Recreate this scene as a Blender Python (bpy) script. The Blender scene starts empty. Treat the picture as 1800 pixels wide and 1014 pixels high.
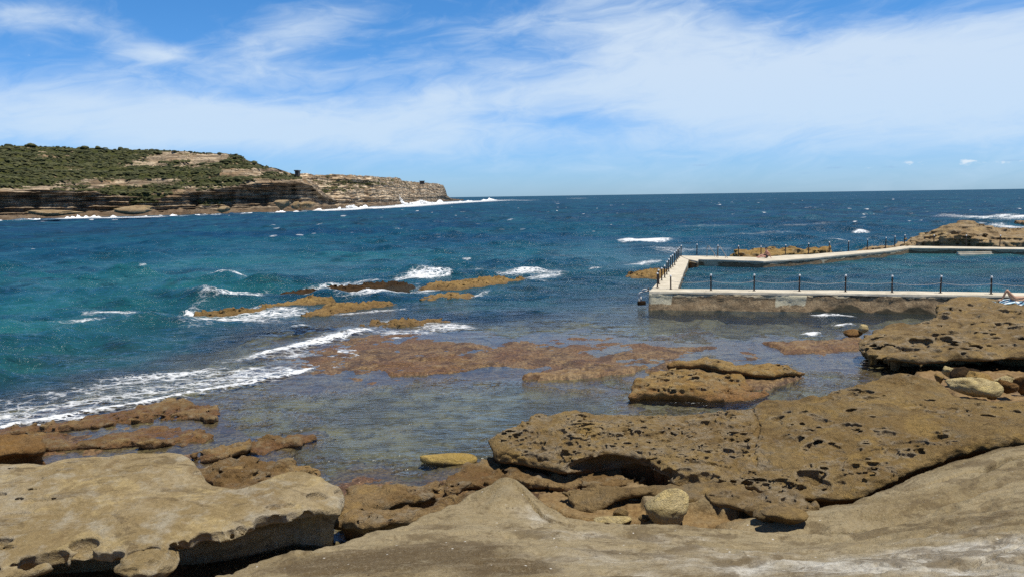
import bpy, math, random
import numpy as np
from mathutils import Matrix, Vector

random.seed(7)
RNG = np.random.default_rng(7)
scene = bpy.context.scene
COL = scene.collection
PI = math.pi

# ------------------------------------------------------------------ camera
F_PX, CX, CY = 1360.0, 900.0, 507.0          # focal length and centre for a 1800 px wide frame
CAM_H = 6.7                                   # eye height above the sea
PITCH = math.radians(6.78)
ROLL = math.radians(-0.85)
CAM_R = np.array(Matrix.Rotation(PI / 2 - PITCH, 3, 'X') @ Matrix.Rotation(ROLL, 3, 'Z'))


def P(x, y, z=0.0):
    """the ground point at height z on the sight line with image coordinates x, y"""
    d = CAM_R @ np.array([(x - CX) / F_PX, -(y - CY) / F_PX, -1.0])
    t = (z - CAM_H) / d[2]
    return np.array([d[0] * t, d[1] * t, z])


def to_img(X, Y, Z):
    """image coordinates of ground points (used to interpolate sea-floor depths smoothly over a large range)"""
    q = np.stack([X, Y, Z - CAM_H], 0).astype(float)
    c = np.tensordot(CAM_R.T, q, 1)
    w = np.maximum(-c[2], 0.3)
    return CX + F_PX * c[0] / w, CY - F_PX * c[1] / w


def at_dist(x, y, dist):
    """the point on the sight line at horizontal distance dist"""
    d = CAM_R @ np.array([(x - CX) / F_PX, -(y - CY) / F_PX, -1.0])
    t = dist / math.hypot(d[0], d[1])
    return np.array([d[0] * t, d[1] * t, CAM_H + d[2] * t])


cam = bpy.data.cameras.new('camera')
cam.sensor_fit = 'HORIZONTAL'
cam.sensor_width = 36.0
cam.lens = 36.0 * F_PX / 1800.0
cam.clip_start = 0.1
cam.clip_end = 60000.0
camo = bpy.data.objects.new('camera', cam)
m4 = Matrix(CAM_R.tolist()).to_4x4()
m4.translation = (0, 0, CAM_H)
camo.matrix_world = m4
COL.objects.link(camo)
scene.camera = camo

# ------------------------------------------------------------------ numpy noise


def _h(ix, iy, iz, seed):
    h = (ix.astype(np.uint32) * np.uint32(374761393) + iy.astype(np.uint32) * np.uint32(668265263)
         + iz.astype(np.uint32) * np.uint32(2147483647) + np.uint32((seed * 974711) & 0xffffffff))
    h = (h ^ (h >> np.uint32(13))) * np.uint32(1274126177)
    h = (h ^ (h >> np.uint32(15))) * np.uint32(2246822519)
    h = h ^ (h >> np.uint32(16))
    return h.astype(np.float32) * np.float32(2.0 / 4294967295.0) - np.float32(1)


def vn(x, y, z=None, seed=0):
    """value noise in -1..1, 2D or 3D"""
    x = np.asarray(x, np.float64); y = np.asarray(y, np.float64)
    fx = np.floor(x); fy = np.floor(y)
    ix = fx.astype(np.int64); iy = fy.astype(np.int64)
    tx = (x - fx).astype(np.float32); ty = (y - fy).astype(np.float32)
    tx = tx * tx * tx * (tx * (tx * 6 - 15) + 10); ty = ty * ty * ty * (ty * (ty * 6 - 15) + 10)
    if z is None:
        iz = np.zeros_like(ix)
        a = _h(ix, iy, iz, seed); b = _h(ix + 1, iy, iz, seed)
        c = _h(ix, iy + 1, iz, seed); d = _h(ix + 1, iy + 1, iz, seed)
        a = a + (b - a) * tx; c = c + (d - c) * tx
        return a + (c - a) * ty
    z = np.asarray(z, np.float64)
    fz = np.floor(z); iz = fz.astype(np.int64); tz = (z - fz).astype(np.float32)
    tz = tz * tz * tz * (tz * (tz * 6 - 15) + 10)
    r = []
    for k in (0, 1):
        a = _h(ix, iy, iz + k, seed); b = _h(ix + 1, iy, iz + k, seed)
        c = _h(ix, iy + 1, iz + k, seed); d = _h(ix + 1, iy + 1, iz + k, seed)
        a = a + (b - a) * tx; c = c + (d - c) * tx
        r.append(a + (c - a) * ty)
    return r[0] + (r[1] - r[0]) * tz


def fbm(x, y, z=None, seed=0, oct=4, gain=0.5):
    s = 0; a = 1.0; f = 1.0; n = 0
    for o in range(oct):
        s = s + a * (vn(x * f, y * f, None if z is None else z * f, seed + o * 17))
        n += a; a *= gain; f *= 2.03
    return s / n


def sstep(a, b, x):
    t = np.clip((x - a) / (b - a), 0, 1)
    return t * t * (3 - 2 * t)


def smax(a, b, k):
    h = np.clip(0.5 + 0.5 * (a - b) / k, 0, 1)
    return b + (a - b) * h + k * h * (1 - h)


class Tps:
    """smooth height through scattered points"""

    def __init__(self, pts, smooth=0.02):
        pts = np.asarray(pts, float)
        self.c = pts[:, :2]; n = len(pts)
        self.s = max(np.ptp(self.c[:, 0]), np.ptp(self.c[:, 1]), 1e-3)
        c = self.c / self.s
        r = np.linalg.norm(c[:, None] - c[None], axis=2)
        K = self._k(r) + np.eye(n) * smooth * 0.01
        Q = np.hstack([np.ones((n, 1)), c])
        A = np.block([[K, Q], [Q.T, np.zeros((3, 3))]])
        w = np.linalg.solve(A, np.concatenate([pts[:, 2], np.zeros(3)]))
        self.w = w
        self.lo, self.hi = pts[:, 2].min(), pts[:, 2].max()

    @staticmethod
    def _k(r):
        return np.where(r > 1e-9, r * r * np.log(np.maximum(r, 1e-9)), 0)

    def __call__(self, X, Y, pad=0.25):
        x = np.asarray(X, float) / self.s; y = np.asarray(Y, float) / self.s
        n = len(self.c)
        o = self.w[n] + self.w[n + 1] * x + self.w[n + 2] * y
        for i in range(n):
            r2 = (x - self.c[i, 0] / self.s) ** 2 + (y - self.c[i, 1] / self.s) ** 2
            o = o + self.w[i] * 0.5 * r2 * np.log(np.maximum(r2, 1e-18))
        return np.clip(o, self.lo - pad, self.hi + pad)


def poly_sd(X, Y, poly):
    """signed distance to a polygon, negative inside"""
    poly = np.asarray(poly, float)[:, :2]
    X = np.asarray(X, np.float32); Y = np.asarray(Y, np.float32)
    d = np.full(X.shape, 1e18, np.float32); ins = np.zeros(X.shape, bool)
    n = len(poly)
    for i in range(n):
        ax, ay = poly[i]; bx, by = poly[(i + 1) % n]
        ex, ey = bx - ax, by - ay
        wx, wy = X - np.float32(ax), Y - np.float32(ay)
        t = np.clip((wx * ex + wy * ey) / (ex * ex + ey * ey + 1e-12), 0, 1)
        d = np.minimum(d, (wx - ex * t) ** 2 + (wy - ey * t) ** 2)
        if ay != by:
            c = ((ay <= Y) != (by <= Y)) & (X < (bx - ax) * (Y - ay) / (by - ay) + ax)
            ins ^= c
    d = np.sqrt(d)
    return np.where(ins, -d, d)


def line_dist(X, Y, pts):
    """distance to a polyline and the parameter 0..1 along it"""
    pts = np.asarray(pts, float)[:, :2]
    d = np.full(X.shape, 1e9); tt = np.zeros(X.shape); sgn = np.zeros(X.shape)
    n = len(pts) - 1
    for i in range(n):
        ax, ay = pts[i]; ex, ey = pts[i + 1] - pts[i]
        wx, wy = X - ax, Y - ay
        t = np.clip((wx * ex + wy * ey) / (ex * ex + ey * ey + 1e-12), 0, 1)
        di = np.hypot(wx - ex * t, wy - ey * t)
        m = di < d
        d = np.where(m, di, d); tt = np.where(m, (i + t) / n, tt)
        sgn = np.where(m, np.sign(ex * wy - ey * wx), sgn)
    return d, tt, sgn

# ------------------------------------------------------------------ mesh helpers


def tag(o, label=None, cat=None, group=None, kind=None):
    if label: o['label'] = label
    if cat: o['category'] = cat
    if group: o['group'] = group
    if kind: o['kind'] = kind
    return o


def mesh_np(name, V, F, mat=None, attrs=None, parent=None, smooth=True):
    V = np.asarray(V, np.float32); F = np.asarray(F, np.int32)
    me = bpy.data.meshes.new(name)
    me.vertices.add(len(V)); me.vertices.foreach_set('co', V.ravel())
    k = F.shape[1]
    me.loops.add(F.size); me.loops.foreach_set('vertex_index', F.ravel())
    me.polygons.add(len(F)); me.polygons.foreach_set('loop_start', np.arange(0, F.size, k, dtype=np.int32))
    me.update(calc_edges=True)
    me.polygons.foreach_set('use_smooth', np.full(len(F), smooth, bool))
    for an, av in (attrs or {}).items():
        a = me.attributes.new(an, 'FLOAT', 'POINT')
        a.data.foreach_set('value', np.asarray(av, np.float32).ravel())
    me.validate()
    if mat: me.materials.append(mat)
    o = bpy.data.objects.new(name, me); COL.objects.link(o)
    if parent: o.parent = parent
    return o


class MB:
    """collects faces of any size into one mesh"""

    def __init__(self): self.v = []; self.f = []

    def quadgrid(self, pts, closed_u=False, closed_v=False):
        pts = np.asarray(pts, float); a, b = pts.shape[:2]; o = len(self.v)
        self.v += [tuple(p) for p in pts.reshape(-1, 3)]
        for i in range(a if closed_u else a - 1):
            for j in range(b if closed_v else b - 1):
                i2, j2 = (i + 1) % a, (j + 1) % b
                self.f.append((o + i * b + j, o + i2 * b + j, o + i2 * b + j2, o + i * b + j2))

    def box(self, lo, hi, rot=0.0, c=(0, 0, 0)):
        o = len(self.v); cr, sr = math.cos(rot), math.sin(rot)
        for z in (lo[2], hi[2]):
            for x, y in ((lo[0], lo[1]), (hi[0], lo[1]), (hi[0], hi[1]), (lo[0], hi[1])):
                self.v.append((c[0] + x * cr - y * sr, c[1] + x * sr + y * cr, c[2] + z))
        for q in ((0, 3, 2, 1), (4, 5, 6, 7), (0, 1, 5, 4), (1, 2, 6, 5), (2, 3, 7, 6), (3, 0, 4, 7)):
            self.f.append(tuple(o + i for i in q))

    def tube(self, pts, r, n=10, caps=True):
        pts = [np.asarray(p, float) for p in pts]
        rr = r if hasattr(r, '__len__') else [r] * len(pts)
        rings = []
        up = np.array([0, 0, 1.0])
        for i, p in enumerate(pts):
            t = pts[min(i + 1, len(pts) - 1)] - pts[max(i - 1, 0)]
            t = t / (np.linalg.norm(t) + 1e-9)
            a = np.cross(t, up)
            if np.linalg.norm(a) < 0.05: a = np.cross(t, [1.0, 0, 0])
            a /= np.linalg.norm(a); b = np.cross(t, a)
            rings.append([p + rr[i] * (math.cos(q) * a + math.sin(q) * b) for q in np.linspace(0, 2 * PI, n, endpoint=False)])
        o = len(self.v)
        self.quadgrid(rings, closed_v=True)
        if caps:
            self.f.append(tuple(o + j for j in range(n)))
            e = o + (len(pts) - 1) * n
            self.f.append(tuple(e + j for j in reversed(range(n))))

    def build(self, name, mat, parent=None, smooth=False, bevel=0.0):
        me = bpy.data.meshes.new(name)
        me.from_pydata([tuple(map(float, p)) for p in self.v], [], self.f); me.validate()
        if smooth: me.polygons.foreach_set('use_smooth', np.ones(len(me.polygons), bool))
        me.materials.append(mat)
        o = bpy.data.objects.new(name, me); COL.objects.link(o)
        if parent: o.parent = parent
        if bevel:
            b = o.modifiers.new('bevel', 'BEVEL'); b.width = bevel; b.segments = 2; b.limit_method = 'ANGLE'
        return o


def empty(name, loc=(0, 0, 0)):
    o = bpy.data.objects.new(name, None); o.location = [float(q) for q in loc]
    o.empty_display_size = 0.2; COL.objects.link(o)
    return o


def surface_nets(Fd, o, h):
    nx, ny, nz = Fd.shape
    S = Fd < 0
    cs = (nx - 1, ny - 1, nz - 1)
    cnt = np.zeros(cs, np.float32); acc = np.zeros((3,) + cs, np.float32)
    edges = []
    for ax in range(3):
        sl0 = [slice(None)] * 3; sl1 = [slice(None)] * 3
        sl0[ax] = slice(0, -1); sl1[ax] = slice(1, None)
        a = Fd[tuple(sl0)]; b = Fd[tuple(sl1)]
        cr = S[tuple(sl0)] != S[tuple(sl1)]
        I = np.nonzero(cr)
        va = a[I]; vb = b[I]; t = va / (va - vb)
        pos = [I[0].astype(np.float32), I[1].astype(np.float32), I[2].astype(np.float32)]
        pos[ax] = pos[ax] + t
        others = [q for q in range(3) if q != ax]
        for d0 in (0, 1):
            for d1 in (0, 1):
                c = [I[0].copy(), I[1].copy(), I[2].copy()]
                c[others[0]] -= d0; c[others[1]] -= d1
                ok = (c[others[0]] >= 0) & (c[others[0]] < cs[others[0]]) & (c[others[1]] >= 0) & (c[others[1]] < cs[others[1]])
                cc = (c[0][ok], c[1][ok], c[2][ok])     # unique within one pass
                cnt[cc] += 1
                for q in range(3): acc[(np.full(ok.sum(), q),) + cc] += pos[q][ok]
        edges.append((ax, I, S[tuple(sl0)][I]))
    act = cnt > 0
    idx = np.full(cs, -1, np.int64); idx[act] = np.arange(act.sum())
    V = np.stack([acc[q][act] / cnt[act] for q in range(3)], 1) * h + np.asarray(o, np.float32)
    Q = []
    for ax, I, ins in edges:
        u, v = (ax + 1) % 3, (ax + 2) % 3
        ok = (I[u] >= 1) & (I[u] < cs[u]) & (I[v] >= 1) & (I[v] < cs[v])
        base = [I[q][ok] for q in range(3)]; ii = ins[ok]
        q = []
        for du, dv in ((-1, -1), (0, -1), (0, 0), (-1, 0)):
            c = [b.copy() for b in base]; c[u] = c[u] + du; c[v] = c[v] + dv
            q.append(idx[c[0], c[1], c[2]])
        q = np.stack(q, 1)
        q[~ii] = q[~ii][:, ::-1]
        Q.append(q)
    return V, np.concatenate(Q)


def make_rock(name, outline, ctrl, zbot, voxel, mat, label, cat='rock', round_k=0.25, under=0.0, under_h=0.5, wob=0.15, big=0.06, mid=0.03,
              strata=0.0, pits=(), auto_pits=None, dents=(), slits=(), seed=0, group=None, kind=None, taper=0.0, edge_drop=0.0, ztop_pad=0.2, side_under=0.15):
    """a weathered boulder: a smooth top through ctrl, sides along outline with an undercut foot, hollows cut out, grown as one closed surface"""
    ol = np.array([P(*p) if len(p) == 3 else np.array([p[1], p[2], p[3]]) for p in outline])
    ct = np.array([P(*p) if len(p) == 3 else np.array([p[1], p[2], p[3]]) for p in ctrl])
    H = Tps(np.vstack([ct]), 0.3)
    lo = np.array([ol[:, 0].min() - 0.35, ol[:, 1].min() - 0.35, zbot - 2.5 * voxel])
    hi = np.array([ol[:, 0].max() + 0.35, ol[:, 1].max() + 0.35, ct[:, 2].max() + ztop_pad])
    n = np.ceil((hi - lo) / voxel).astype(int) + 1
    gx = lo[0] + np.arange(n[0]) * voxel; gy = lo[1] + np.arange(n[1]) * voxel; gz = (lo[2] + np.arange(n[2]) * voxel).astype(np.float32)
    X2, Y2 = np.meshgrid(gx, gy, indexing='ij')
    wx = X2 + wob * fbm(X2 * 0.9, Y2 * 0.9, seed=seed + 3, oct=4); wy = Y2 + wob * fbm(X2 * 0.9, Y2 * 0.9, seed=seed + 5, oct=4)
    d2 = poly_sd(wx, wy, ol).astype(np.float32)
    gyx, gyy = np.gradient(d2, voxel)
    gl = np.hypot(gyx, gyy) + 1e-6
    fr_ = sstep(-0.25, 0.6, -(gyy / gl)).astype(np.float32)                    # how much the nearest side faces the open front
    fr_ = side_under + (1 - side_under) * fr_
    h2 = (H(X2, Y2) + 0.5 * big * fbm(X2 * 0.8, Y2 * 0.8, seed=seed + 9, oct=3)).astype(np.float32)
    if edge_drop: h2 = h2 - edge_drop * np.exp(np.minimum(d2, 0) / 0.55).astype(np.float32)
    dz = (h2[:, :, None] - gz[None, None])                                     # depth below the top
    thick = np.maximum(h2 - zbot, 0.1)[:, :, None]
    uc = under * fr_[:, :, None] * sstep(0.12, under_h, dz) - taper * np.clip(dz, 0, 2)
    Fd = smax(-dz, d2[:, :, None] + uc, round_k)
    Fd = np.maximum(Fd, zbot - gz[None, None]).astype(np.float32)
    B = np.abs(Fd) < 0.4
    I = np.nonzero(B)
    px = gx[I[0]]; py = gy[I[1]]; pz = gz[I[2]]
    nz_ = big * fbm(px * 1.3, py * 1.3, pz * 1.6, seed, 3) + mid * fbm(px * 5, py * 5, pz * 6, seed + 40, 3)
    if strata:
        lay = vn(px * 0.35, py * 0.35, pz * 9 + 0.6 * vn(px * .7, py * .7, seed=seed + 2), seed + 60)
        nz_ = nz_ + strata * lay
    Fd[I] += nz_.astype(np.float32)
    allp = []
    for p in pits:                                   # (x, y, radius[, stretch, depth factor]) in image coordinates, found on the top
        z = ct[:, 2].mean()
        for _ in range(6):
            q = P(p[0], p[1], z); z = 0.5 * z + 0.5 * float(H(np.array([q[0]]), np.array([q[1]]))[0])
        q = P(p[0], p[1], z)
        allp.append((q[0], q[1], z + (p[5] if len(p) > 5 else 0.0), p[2], p[3] if len(p) > 3 else 1.3, p[4] if len(p) > 4 else 0.8))
    if auto_pits:
        rg = np.random.default_rng(seed + 99)
        for ap in auto_pits:
            cnt, rmin, rmax, thr = ap[:4]; box = ap[4] if len(ap) > 4 else None
            flat = ap[5] if len(ap) > 5 else 0.7
            x = rg.uniform(lo[0], hi[0], cnt * 6); y = rg.uniform(lo[1], hi[1], cnt * 6)
            ok = poly_sd(x, y, ol) < -0.05
            ok &= fbm(x * 0.55, y * 0.55, seed=seed + 71, oct=2) > thr
            if box is not None: ok &= poly_sd(x, y, [P(*b) for b in box]) < 0
            x, y = x[ok][:cnt], y[ok][:cnt]
            i = np.clip(((x - lo[0]) / voxel).astype(int), 0, n[0] - 1); j = np.clip(((y - lo[1]) / voxel).astype(int), 0, n[1] - 1)
            zz = h2[i, j]
            for a, b, c in zip(x, y, zz):
                r = rmin + (rmax - rmin) * rg.random() ** 2.2
                allp.append((a, b, c - 0.1 * r, r, 1.0 + 0.9 * rg.random(), flat + 0.3 * rg.random()))
    for q in dents: allp.append((q[0], q[1], q[2], q[3], q[4], q[5]))      # world-space hollows
    pit_c = []
    nd_ = len(allp) - len(dents)
    for q_, (a, b, c, r, sx, sz) in enumerate(allp):
        if q_ < nd_ and sz > .5: b = b + .38 * r; c = c - .22 * r            # hollows weather back under their far lip
        R = r * max(sx, 1.0) + 3 * voxel
        i0, i1 = int((a - R - lo[0]) / voxel), int((a + R - lo[0]) / voxel) + 2
        j0, j1 = int((b - R - lo[1]) / voxel), int((b + R - lo[1]) / voxel) + 2
        k0, k1 = int((c - R * 1.5 - lo[2]) / voxel), int((c + R * 1.5 - lo[2]) / voxel) + 2
        i0, j0, k0 = max(i0, 0), max(j0, 0), max(k0, 0)
        if i1 <= i0 or j1 <= j0 or k1 <= k0: continue
        sub = Fd[i0:i1, j0:j1, k0:k1]
        if not sub.size: continue
        ex = (gx[i0:i1] - a)[:, None, None] / sx; ey = (gy[j0:j1] - b)[None, :, None]; ez = (gz[k0:k1] - c)[None, None] / sz
        g = (r - np.sqrt(ex * ex + ey * ey + ez * ez)).astype(np.float32)
        Fd[i0:i1, j0:j1, k0:k1] = smax(sub, g, 0.10 * r)
        pit_c.append((a, b, c, r, sx))
    for sl in slits:                                  # (polyline in world, half width, depth below top)
        dl, tl, _ = line_dist(X2, Y2, sl[0])
        dl = dl + 0.05 * fbm(X2 * 3, Y2 * 3, seed=seed + 33, oct=3)
        w = sl[1] * np.sin(PI * np.clip(tl, 0.02, 0.98)) ** 0.5
        g = np.minimum((w - dl)[:, :, None], sl[2] - dz)
        Fd = np.maximum(Fd, g.astype(np.float32))
    for ax in range(3):                               # close the surface at the box sides
        sl = [slice(None)] * 3
        for e in (0, -1):
            sl[ax] = e; Fd[tuple(sl)] = np.maximum(Fd[tuple(sl)], 0.01)
    V, Q = surface_nets(Fd, lo, voxel)
    rim = np.zeros(len(V), np.float32)
    if pit_c:
        cell = {}
        key = np.floor(V[:, :2] / 0.5).astype(int)
        order = np.lexsort((key[:, 1], key[:, 0])); ks = key[order]
        st = np.flatnonzero(np.r_[True, (np.diff(ks, axis=0) != 0).any(1)]); en = np.r_[st[1:], len(ks)]
        for s, e in zip(st, en): cell[tuple(ks[s])] = order[s:e]
        for (a, b, c, r, sx) in pit_c:
            R = r * sx * 1.7
            for ci in range(int(math.floor((a - R) / 0.5)), int(math.floor((a + R) / 0.5)) + 1):
                for cj in range(int(math.floor((b - R) / 0.5)), int(math.floor((b + R) / 0.5)) + 1):
                    ii = cell.get((ci, cj))
                    if ii is None: continue
                    dd = np.sqrt(((V[ii, 0] - a) / sx) ** 2 + (V[ii, 1] - b) ** 2 + (V[ii, 2] - c) ** 2 * 0.6) / r
                    val = np.exp(-((dd - 1.06) / max(0.14, 0.02 / r)) ** 2)
                    rim[ii] = np.maximum(rim[ii], val)
    o = mesh_np(name, V, Q, mat, {'rim': rim})
    tag(o, label, cat, group, kind)
    return o
# ------------------------------------------------------------------ materials


class NT:
    def __init__(self, name):
        self.m = bpy.data.materials.new(name); self.m.use_nodes = True
        self.t = self.m.node_tree; self.t.nodes.clear()
        self.out = self.t.nodes.new('ShaderNodeOutputMaterial')

    def n(self, typ, **kw):
        nd = self.t.nodes.new(typ)
        for k, v in kw.items():
            if k.startswith('i_'):
                key = k[2:]
                key = int(key) if key.isdigit() else key.replace('_', ' ')
                self.put(nd.inputs[key], v)
            else: setattr(nd, k, v)
        return nd

    def put(self, sock, v):
        if isinstance(v, bpy.types.NodeSocket): self.t.links.new(v, sock)
        elif isinstance(v, bpy.types.Node): self.t.links.new(v.outputs[0], sock)
        elif hasattr(v, '__len__') and len(v) == 3 and sock.type == 'RGBA': sock.default_value = (*v, 1)
        else: sock.default_value = v

    def math(self, op, a, b=0.0, c=None, clamp=False):
        nd = self.t.nodes.new('ShaderNodeMath'); nd.operation = op; nd.use_clamp = clamp
        self.put(nd.inputs[0], a); self.put(nd.inputs[1], b)
        if c is not None: self.put(nd.inputs[2], c)
        return nd.outputs[0]

    def ramp(self, v, lo, hi, a=0.0, b=1.0):
        nd = self.t.nodes.new('ShaderNodeMapRange'); nd.interpolation_type = 'SMOOTHSTEP'
        for s, q in zip((0, 1, 2, 3, 4), (v, lo, hi, a, b)): self.put(nd.inputs[s], q)
        return nd.outputs[0]

    def mix(self, f, a, b, mode='MIX'):
        nd = self.t.nodes.new('ShaderNodeMix'); nd.data_type = 'RGBA'; nd.blend_type = mode; nd.clamp_factor = True
        self.put(nd.inputs[0], f); self.put(nd.inputs[6], a); self.put(nd.inputs[7], b)
        return nd.outputs[2]

    def pos(self, scale=(1, 1, 1)):
        g = self.t.nodes.new('ShaderNodeNewGeometry')
        v = self.t.nodes.new('ShaderNodeVectorMath'); v.operation = 'MULTIPLY'
        self.t.links.new(g.outputs['Position'], v.inputs[0]); v.inputs[1].default_value = scale
        return v.outputs[0]

    def noise(self, vec, scale, detail=4, rough=0.55, dist=0.0, out=0):
        nd = self.n('ShaderNodeTexNoise'); self.put(nd.inputs['Vector'], vec)
        nd.inputs['Scale'].default_value = scale; nd.inputs['Detail'].default_value = detail
        nd.inputs['Roughness'].default_value = rough; nd.inputs['Distortion'].default_value = dist
        return nd.outputs[out]

    def bump(self, h, strength, dist, normal=None):
        nd = self.n('ShaderNodeBump'); self.put(nd.inputs['Height'], h)
        self.put(nd.inputs['Strength'], strength); nd.inputs['Distance'].default_value = dist
        if normal is not None: self.put(nd.inputs['Normal'], normal)
        return nd.outputs[0]

    def attr(self, name):
        return self.n('ShaderNodeAttribute', attribute_name=name).outputs['Fac']

    def bsdf(self, col, rough=0.8, normal=None, spec=0.3, **kw):
        nd = self.n('ShaderNodeBsdfPrincipled')
        self.put(nd.inputs['Base Color'], col); self.put(nd.inputs['Roughness'], rough)
        self.put(nd.inputs['Specular IOR Level'], spec)
        if normal is not None: self.put(nd.inputs['Normal'], normal)
        for k, v in kw.items(): self.put(nd.inputs[k.replace('_', ' ')], v)
        return nd.outputs[0]

    def done(self, sh):
        self.t.links.new(sh, self.out.inputs['Surface'])
        return self.m


def zcoord(t):
    g = t.n('ShaderNodeNewGeometry'); s = t.n('ShaderNodeSeparateXYZ', i_0=g.outputs['Position'])
    return s.outputs


def sandstone(name, ca, cb, cc, cwet=(0.12, 0.055, 0.022), wet=(0.1, 0.4), grey=0.4, rim=0.5, bump=1.0, scale=1.0, shells=0.0, weed=None):
    t = NT(name)
    p = t.pos(); sx, sy, sz = zcoord(t)
    pl = t.pos((1, 1, 2.2))
    n1 = t.noise(pl, 0.45 * scale, 6, 0.6, 0.4)
    n2 = t.noise(pl, 1.9 * scale, 7, 0.65)
    n3 = t.noise(p, 9 * scale, 8, 0.7)
    n4 = t.noise(p, 55 * scale, 4, 0.7)
    n6 = t.noise(p, 21 * scale, 5, 0.75)
    col = t.mix(t.ramp(n1, 0.42, 0.58), ca, cb)
    m1 = t.noise(t.pos((1, 1, 1.8)), 0.8 * scale, 6, 0.62, 1.2)
    m2 = t.noise(t.pos((0.7, 1.2, 2.6)), 1.35 * scale, 7, 0.68, 0.9)
    col = t.mix(t.ramp(m1, 0.52, 0.62, 0.0, 0.75), col, (cb[0] * 1.22, cb[1] * 1.18, cb[2] * 0.98))
    col = t.mix(t.ramp(m1, 0.34, 0.44, 0.6, 0.0), col, (ca[0] * 0.66, ca[1] * 0.60, ca[2] * 0.58))
    col = t.mix(t.ramp(m2, 0.55, 0.63, 0.0, 0.7), col, (ca[0] * 0.46, ca[1] * 0.45, ca[2] * 0.5))
    col = t.mix(t.ramp(m2, 0.33, 0.41, 0.5, 0.0), col, tuple(q * 1.25 for q in cc))
    col = t.mix(t.math('MULTIPLY', t.ramp(n2, 0.48, 0.68), grey), col, cc)
    col = t.mix(t.ramp(n3, 0.40, 0.68, 0.0, 0.45), col, tuple(x * 0.5 for x in ca))
    col = t.mix(t.ramp(n6, 0.54, 0.70, 0.0, 0.35), col, tuple(min(1, x * 1.6) for x in cb))
    col = t.mix(t.ramp(n6, 0.30, 0.44, 0.45, 0.0), col, tuple(x * 0.35 for x in ca))
    col = t.mix(t.ramp(n4, 0.54, 0.72, 0.0, 0.22), col, tuple(min(1, x * 1.7) for x in cb))
    col = t.mix(t.ramp(n4, 0.28, 0.44, 0.22, 0.0), col, (0.03, 0.025, 0.018))
    if rim:
        col = t.mix(t.math('MULTIPLY', t.attr('rim'), t.math('MULTIPLY', t.ramp(n2, 0.35, 0.6), rim)), col, (0.42, 0.36, 0.27))
    # stain band near the tide line
    zz = t.math('ADD', sz, t.math('MULTIPLY', t.math('SUBTRACT', n2, 0.5), 0.5))
    wetf = t.ramp(zz, wet[0], wet[1], 1.0, 0.0)
    cw = t.mix(t.ramp(n3, 0.35, 0.65), cwet, tuple(x * 2.3 for x in cwet))
    col = t.mix(t.math('MULTIPLY', wetf, 0.9), col, cw)
    if weed:
        col = t.mix(t.ramp(t.math('ADD', zz, t.math('MULTIPLY', n3, 0.3)), weed[0], weed[1], 0.85, 0.0), col, weed[2])
    if shells:
        v = t.n('ShaderNodeTexVoronoi', i_Vector=p, i_Scale=9.0, feature='F1')
        msk = t.math('MULTIPLY', t.ramp(v.outputs['Distance'], 0.06, 0.16, 1, 0), t.ramp(t.noise(p, 1.1, 3), 0.42, 0.62, 0.0, shells))
        c3 = t.n('ShaderNodeSeparateColor', i_0=v.outputs['Color'])
        msk = t.math('MULTIPLY', msk, t.math('GREATER_THAN', c3.outputs[0], 0.72))
        col = t.mix(msk, col, (0.62, 0.58, 0.5))
    h = t.math('ADD', t.math('MULTIPLY', n3, 1.0), t.math('MULTIPLY', n4, 0.22))
    h = t.math('ADD', h, t.math('MULTIPLY', n6, 0.55))
    h = t.math('ADD', h, t.math('MULTIPLY', n2, 1.2))
    nm = t.bump(h, 1.0, 0.075 * bump)
    rough = t.mix(wetf, (0.92,) * 3, (0.45,) * 3)
    return t.done(t.bsdf(col, rough, nm, t.math('ADD', 0.08, t.math('MULTIPLY', wetf, 0.22))))


TAN = (0.245, 0.165, 0.078); OCHRE = (0.23, 0.14, 0.055); GREY = (0.225, 0.195, 0.15); BROWN = (0.135, 0.088, 0.047)
M_block = sandstone('sandstone_block', (0.29, 0.212, 0.102), (0.38, 0.30, 0.175), (0.42, 0.375, 0.28), wet=(-0.2, 0.1), grey=0.8, rim=0.45, bump=0.9)
M_ledge = sandstone('pitted_sandstone', (0.24, 0.158, 0.064), (0.305, 0.21, 0.09), (0.24, 0.19, 0.115), wet=(0.2, 0.55), grey=0.7, rim=0.42, bump=1.6)
M_dome = M_ledge
M_upper = sandstone('upper_sandstone', (0.205, 0.14, 0.064), (0.265, 0.185, 0.088), (0.21, 0.17, 0.112), wet=(-0.2, 0.1), grey=0.7, rim=0.4, bump=1.2)
M_gold = sandstone('tidal_sandstone', (0.29, 0.175, 0.056), (0.34, 0.225, 0.09), (0.29, 0.235, 0.13), cwet=(0.14, 0.07, 0.022), wet=(0.05, 0.42), grey=0.6, rim=0.3, bump=1.4)
M_reef = sandstone('reef_sandstone', (0.235, 0.145, 0.052), (0.33, 0.215, 0.085), (0.27, 0.2, 0.11), cwet=(0.11, 0.066, 0.022), wet=(0.0, 0.3), grey=0.5, rim=0, bump=1.6, scale=0.8)
M_weedrock = sandstone('weedy_reef', (0.04, 0.026, 0.014), (0.075, 0.042, 0.02), (0.06, 0.045, 0.025), cwet=(0.02, 0.015, 0.008), wet=(0.0, 0.2), grey=0.5, rim=0, bump=1.6, scale=0.8)
M_redrock = sandstone('wet_red_rock', (0.20, 0.105, 0.036), (0.26, 0.15, 0.058), (0.22, 0.15, 0.078), cwet=(0.12, 0.055, 0.018), wet=(0.05, 0.3), grey=0.5, rim=0, bump=1.5, shells=0.9)
M_pale = sandstone('pale_boulder', (0.52, 0.40, 0.185), (0.66, 0.53, 0.28), (0.44, 0.37, 0.22), wet=(-1, -0.9), grey=0.6, rim=0.3, bump=1.0, scale=2.5)
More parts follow.
